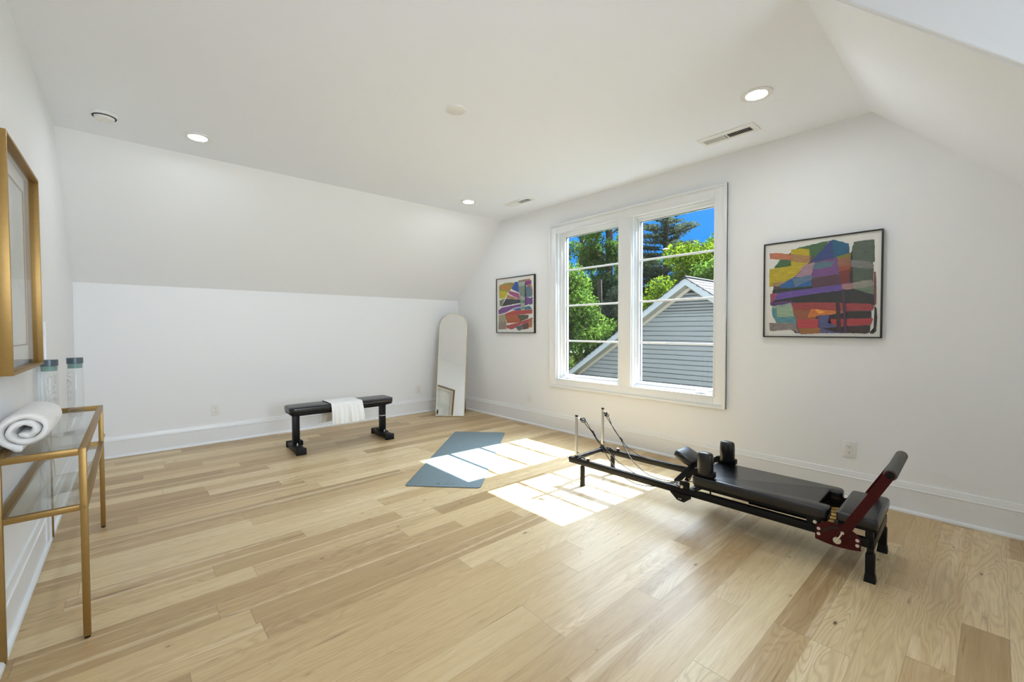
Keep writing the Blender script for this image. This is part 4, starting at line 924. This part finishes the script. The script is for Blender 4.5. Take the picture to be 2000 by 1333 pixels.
# neighbour's garage: gable wall faces the window
GX, GPY, GPZ, SLP = 6.0, -.76, 2.34, .680
t = thing('garage_building', "neighbour's gabled garage with grey lap siding and white rake boards outside the window", 'building', (GX, GPY, -2.9))
def gl(x, y, z): return (x - GX, y - GPY, z + 2.9)
half = 4.3; rise = lambda dy: GPZ - SLP * abs(dy)
wall_ = MB(); crs = .1145; z = GPZ - .16
VB = 1.545 # bottom of the louvred gable vent
zt = VB - .055; k = 0
while zt > -2.7:
    zb = zt - crs
    yh = (GPZ - .16 - zt) / SLP; yh2 = (GPZ - .16 - zb) / SLP
    a = min(half - .25, yh); b = min(half - .25, yh2)
    # one clapboard: leans out towards its lower edge
    wob = .0015; n = 14
    gv = .019                       # dark reveal under the lip of the board above
    rows_ = []
    for (xx, zz, w_) in ((.060, zt, 0), (.060, zt - gv, 0), (-.004, zt - gv, 0), (-.020, zb, 1), (.060, zb + .004, 0)):
        hw = min(half - .25, (GPZ - .16 - zz) / SLP)
        rows_.append([wall_.bm.verts.new(gl(GX + xx + (wob * math.sin(i * 2.1 + k) if w_ else 0), GPY - hw + 2 * hw * i / n, zz + (.003 * math.sin(i * .9 + k * 1.7) if w_ else 0))) for i in range(n + 1)])
    for A, B in zip(rows_, rows_[1:]):
        for i in range(n): wall_.bm.faces.new((A[i], A[i + 1], B[i + 1], B[i]))
    zt = zb; k += 1
wall_.prism([(-half + .25, 0), (half - .25, 0), (half - .25, GPZ - .2 - SLP * (half - .25) + 2.9), (0, GPZ - .2 + 2.9), (-half + .25, GPZ - .2 - SLP * (half - .25) + 2.9)], .062, .12, MYZ)
wall_.build('siding_wall', M['siding'], t, smooth=False, recalc=False)
# vent
vt = MB(); yv = (GPZ - .16 - VB) / SLP
vt.prism([(-yv, VB + 2.9), (yv, VB + 2.9), (0, GPZ - .16 + 2.9)], .010, .012, MYZ)
vt.box((-.02, -yv - .02, VB - .055 + 2.9), (.012, yv + .02, VB + 2.9), .003)
vf = vt.build('gable_vent', M['siding'], t, smooth=False)
z = VB + .012; 
lv = MB()
while z < GPZ - .30:
    a = (GPZ - .17 - z) / SLP - .02; b_ = max(0, (GPZ - .17 - z - .055) / SLP - .02)
    V = [lv.bm.verts.new(p) for p in ((-.018, -a, z + 2.9), (-.018, a, z + 2.9), (.009, b_, z + .052 + 2.9), (.009, -b_, z + .052 + 2.9), (.006, -a, z + 2.9 - .004), (.006, a, z + 2.9 - .004))]
    lv.bm.faces.new(V[:4]); lv.bm.faces.new((V[0], V[4], V[5], V[1])); z += .070
lv.build('vent_slat', M['siding'], vf, smooth=False)
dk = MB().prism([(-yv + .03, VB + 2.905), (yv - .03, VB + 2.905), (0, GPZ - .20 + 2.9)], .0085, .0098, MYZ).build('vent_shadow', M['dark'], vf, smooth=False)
# rake boards, soffit, roof
for sgn in (1, -1):
    def rake(th0, th1, x0, x1, nm, m, dy=0.0, par=None):
        p = [(0, GPZ - th0 + 2.9), (sgn * half, GPZ - th0 - SLP * half + 2.9), (sgn * half, GPZ - th1 - SLP * half + 2.9), (0, GPZ - th1 + 2.9)]
        return MB().prism(p, x0, x1, MYZ).build(nm, m, par or t, smooth=False)
    rake(-.02, .150, -.30, -.275, 'rake_board', M['fascia'])
    rake(.125, .150, -.275, .0, 'rake_soffit', M['soffit'])
    rake(.150, .235, -.030, .005, 'rake_frieze', M['soffit'])
    # roof with shingle courses
    rf = MB(); LN = 5.0; n = 34
    for i in range(n):
        y0 = half * 1.06 * i / n; y1 = half * 1.06 * (i + 1) / n
        z0 = GPZ + .022 - SLP * y0 + 2.9; z1 = GPZ + .034 - SLP * y1 + 2.9
        V = [rf.bm.verts.new(p) for p in ((-.32, sgn * y0, z0), (LN, sgn * y0, z0), (LN, sgn * y1, z1), (-.32, sgn * y1, z1), (-.32, sgn * y1, z1 - .014), (LN, sgn * y1, z1 - .014), (-.32, sgn * y0, z0 - .03))]
        rf.bm.faces.new(V[:4]); rf.bm.faces.new((V[3], V[2], V[5], V[4])); rf.bm.faces.new((V[0], V[3], V[4], V[6]))
    rf.build('roof_slope', M['shingle'], t, smooth=False)
MB().tube([(-.33, 0, GPZ + .03 + 2.9), (5.0, 0, GPZ + .03 + 2.9)], .035, n=6).build('ridge_cap', M['shingle'], t, smooth=False)
lp = MB().box((-.16, 3.30, 2.66), (-.01, 3.42, 2.78), .02).cyl((-.05, 3.36, 2.66), (-.12, 3.36, 2.60), .05, .06, n=12)
lp.build('flood_light', M['rubber'], t)

# fence at the back of the garden
t = thing('board_fence', 'brown wooden board fence beyond the garage at lower left', 'fence', (13.2, 6.5, -2.0))
rnd = random.Random(4); b = MB()
for i in range(60):
    y = -4.2 + i * .142; b.box((0, y, 0), (.02, y + .136, 1.98 + rnd.uniform(-.015, .015)), .002)
b.build('fence_boards', M['fence'], t, smooth=False)
MB().box((.02, -4.2, 1.55), (.06, 4.3, 1.64)).box((.02, -4.2, .3), (.06, 4.3, .39)).build('fence_rail', M['fence'], t, smooth=False)

def leaves(name, centres, radii, count, size, m, parent, seed, flat=.35, squash=1.0):
    """foliage: many small leaf blades gathered in clumps"""
    r = np.random.default_rng(seed); centres = np.array(centres, float); radii = np.array(radii, float)
    w = radii ** 2; idx = r.choice(len(centres), count, p=w / w.sum())
    d = r.normal(size=(count, 3)); d /= np.linalg.norm(d, axis=1)[:, None]
    rad = radii[idx] * (r.random(count) ** .45)
    off = d * rad[:, None]; off[:, 2] *= squash
    c = centres[idx] + off
    nrm = d * .6 + r.normal(size=(count, 3)) * .7 + np.array([0, 0, flat]); nrm /= np.linalg.norm(nrm, axis=1)[:, None]
    a = np.cross(nrm, r.normal(size=(count, 3))); a /= np.linalg.norm(a, axis=1)[:, None]; bb = np.cross(nrm, a)
    s = size * (.6 + .8 * r.random(count))
    v = np.empty((count, 4, 3)); v[:, 0] = c - a * s[:, None]; v[:, 1] = c + bb * (s * .45)[:, None]; v[:, 2] = c + a * s[:, None]; v[:, 3] = c - bb * (s * .45)[:, None]
    me = bpy.data.meshes.new(name); me.vertices.add(count * 4); me.vertices.foreach_set('co', v.reshape(-1))
    me.loops.add(count * 4); me.loops.foreach_set('vertex_index', np.arange(count * 4, dtype=np.int32))
    me.polygons.add(count); me.polygons.foreach_set('loop_start', np.arange(0, count * 4, 4, dtype=np.int32)); me.polygons.foreach_set('loop_total', np.full(count, 4, dtype=np.int32))
    me.update(); me.validate(); me.materials.append(m)
    o = bpy.data.objects.new(name, me); COL.objects.link(o); o.parent = parent; return o

def broad_tree(x, y, h, rad, m, label, seed, n=14000, size=.085, base=-1.2, low=.35, trunk=.12, name='broadleaf_tree', density=26, cl=.42):
    r = random.Random(seed); t = thing(name, label, 'tree', (x, y, base)); 
    H = h - base; cz = H * (1 + low) / 2; rz = H * (1 - low) / 2
    C, R = [], []
    for i in range(density):
        th, ph = r.uniform(0, 2 * math.pi), math.acos(r.uniform(-1, 1)); k = r.uniform(.35, .92)
        C.append((rad * k * math.sin(ph) * math.cos(th), rad * k * math.sin(ph) * math.sin(th), cz + rz * k * math.cos(ph))); R.append(r.uniform(.6, 1.1) * rad * cl)
    tb = MB(); tb.tube(smooth_path([(0, 0, 0), (.1, .05, H * .3), (-.05, -.1, H * .6), (.05, 0, H * .92)], 4), trunk, n=8)
    for i in range(0, density, 2):
        c = C[i]; zb = max(.3, min(H * .85, c[2] - .5 * math.hypot(c[0], c[1]) - .2)); tb.tube([(0, 0, zb), (c[0] * .5, c[1] * .5, (zb + c[2]) / 2 + .05), c], trunk * .28, n=5)
    tb.build('trunk', M['bark'], t); leaves('foliage', C, R, n, size, m, t, seed, squash=.85); return t
def pine_tree(x, y, h, rad, m, label, seed, n=16000, base=-1.2, low=.3, lean=.0):
    r = random.Random(seed); t = thing('pine_tree', label, 'tree', (x, y, base)); H = h - base
    tb = MB(); tb.tube([(0, 0, 0), (0, 0, H * .5), (0, lean * .3, H * .98)], .15, n=8); C, R = [], []
    L = 15
    for k in range(L):
        z = H * (low + (1 - low) * k / (L - .2)); rr = rad * (1 - .72 * (k / L) ** 1.4) * r.uniform(.8, 1.15)
        for j in range(5):
            a = r.uniform(0, 2 * math.pi); dx, dy = math.cos(a) * rr, math.sin(a) * rr
            up = .16 * rr; tb.tube([(0, 0, z), (dx * .5, dy * .5, z + up * .35), (dx, dy, z + up)], .035, n=5)
            for q in (.25, .42, .58, .74, .9): C.append((dx * q + r.uniform(-.15, .15), dy * q + r.uniform(-.15, .15), z + up * q + r.uniform(-.03, .1))); R.append(rr * .17 + .13)
    tb.build('trunk', M['bark'], t); leaves('foliage', C, R, n, .075, m, t, seed, flat=.2, squash=.38); return t

# near trees and bushes
broad_tree(10.5, 7.0, 3.9, 2.0, M['maple'], 'light green maple filling the left side of the left sash', 11, n=16000, size=.075, low=.12, base=-2.0, density=30, trunk=.09)
broad_tree(9.2, 6.7, 1.2, .95, M['lime'], 'low bright green maple branches above the fence, far left', 12, n=6000, size=.07, low=.0, base=-2.2, density=14, trunk=.05)
broad_tree(14.5, 8.3, 4.2, 1.35, M['cedar'], 'narrow dark grey-green cedar beside the window mullion', 13, n=22000, size=.05, low=.05, base=-1.4, density=40, name='cedar_tree')
broad_tree(11.5, 5.0, 1.9, 1.25, M['deep'], 'dark ivy-covered tree low beside the mullion', 14, n=12000, size=.07, low=.0, base=-2.2, density=22, name='ivy_tree')
broad_tree(19.5, 13.6, 9.6, 2.1, M['maple'], 'tall thin tree with sky showing through, upper left pane', 15, n=4200, size=.10, low=.45, base=-1, density=22, cl=.30, trunk=.15)
broad_tree(18.5, 10.6, 9.8, 2.0, M['green'], 'tall oak with dark trunk in the upper left sash beside the mullion', 16, n=7000, size=.10, low=.35, base=-1, density=24, cl=.36, trunk=.22)
pine_tree(21.5, 8.45, 8.65, 3.4, M['pine'], 'tall pine with layered branches in the right sash', 21, n=30000, low=.35)
broad_tree(12.8, 3.9, 3.75, 1.55, M['lime'], 'bright lime-green bushy tree rising behind the garage roof', 22, n=15000, size=.065, low=.05, base=-2.0, density=26, trunk=.07)
broad_tree(17.5, 4.2, 5.9, 2.1, M['lime'], 'sunlit yellow-green tree at the right edge of the right sash', 23, n=20000, size=.085, low=.15, density=30)
broad_tree(15.0, 2.2, 4.4, 1.9, M['maple'], 'light green tree directly above the garage ridge', 24, n=16000, size=.08, low=.1, density=28)
broad_tree(22.5, 11.3, 8.6, 1.7, M['lime'], 'pale green treetop left of the tall pine', 25, n=9000, size=.10, low=.3, density=18)
broad_tree(23.5, 4.6, 7.9, 2.2, M['maple'], 'distant light green tree under the blue sky', 26, n=14000, size=.10, low=.2, density=26)
# darker wood behind
for i, (x, y, h, rr, mm) in enumerate(((17, 8.6, 4.6, 2.0, 'deep'), (16.5, 12.4, 5.2, 2.0, 'green'), (20, 5.9, 4.9, 2.1, 'green'), (24.5, 15.8, 6.0, 2.6, 'deep'), (25, 11.5, 5.8, 2.6, 'deep'), (25.5, 7.6, 6.6, 2.5, 'green'), (15.2, 6.3, 2.9, 1.6, 'deep'), (27, 3.2, 6.4, 2.5, 'green'))):
    o = broad_tree(x, y, h, rr, M[mm], 'dark green woodland tree behind the garden trees', 40 + i, n=9000, size=.12, low=.0, base=-1.2, density=24)
    o['group'] = 'woodland trees behind the garden'
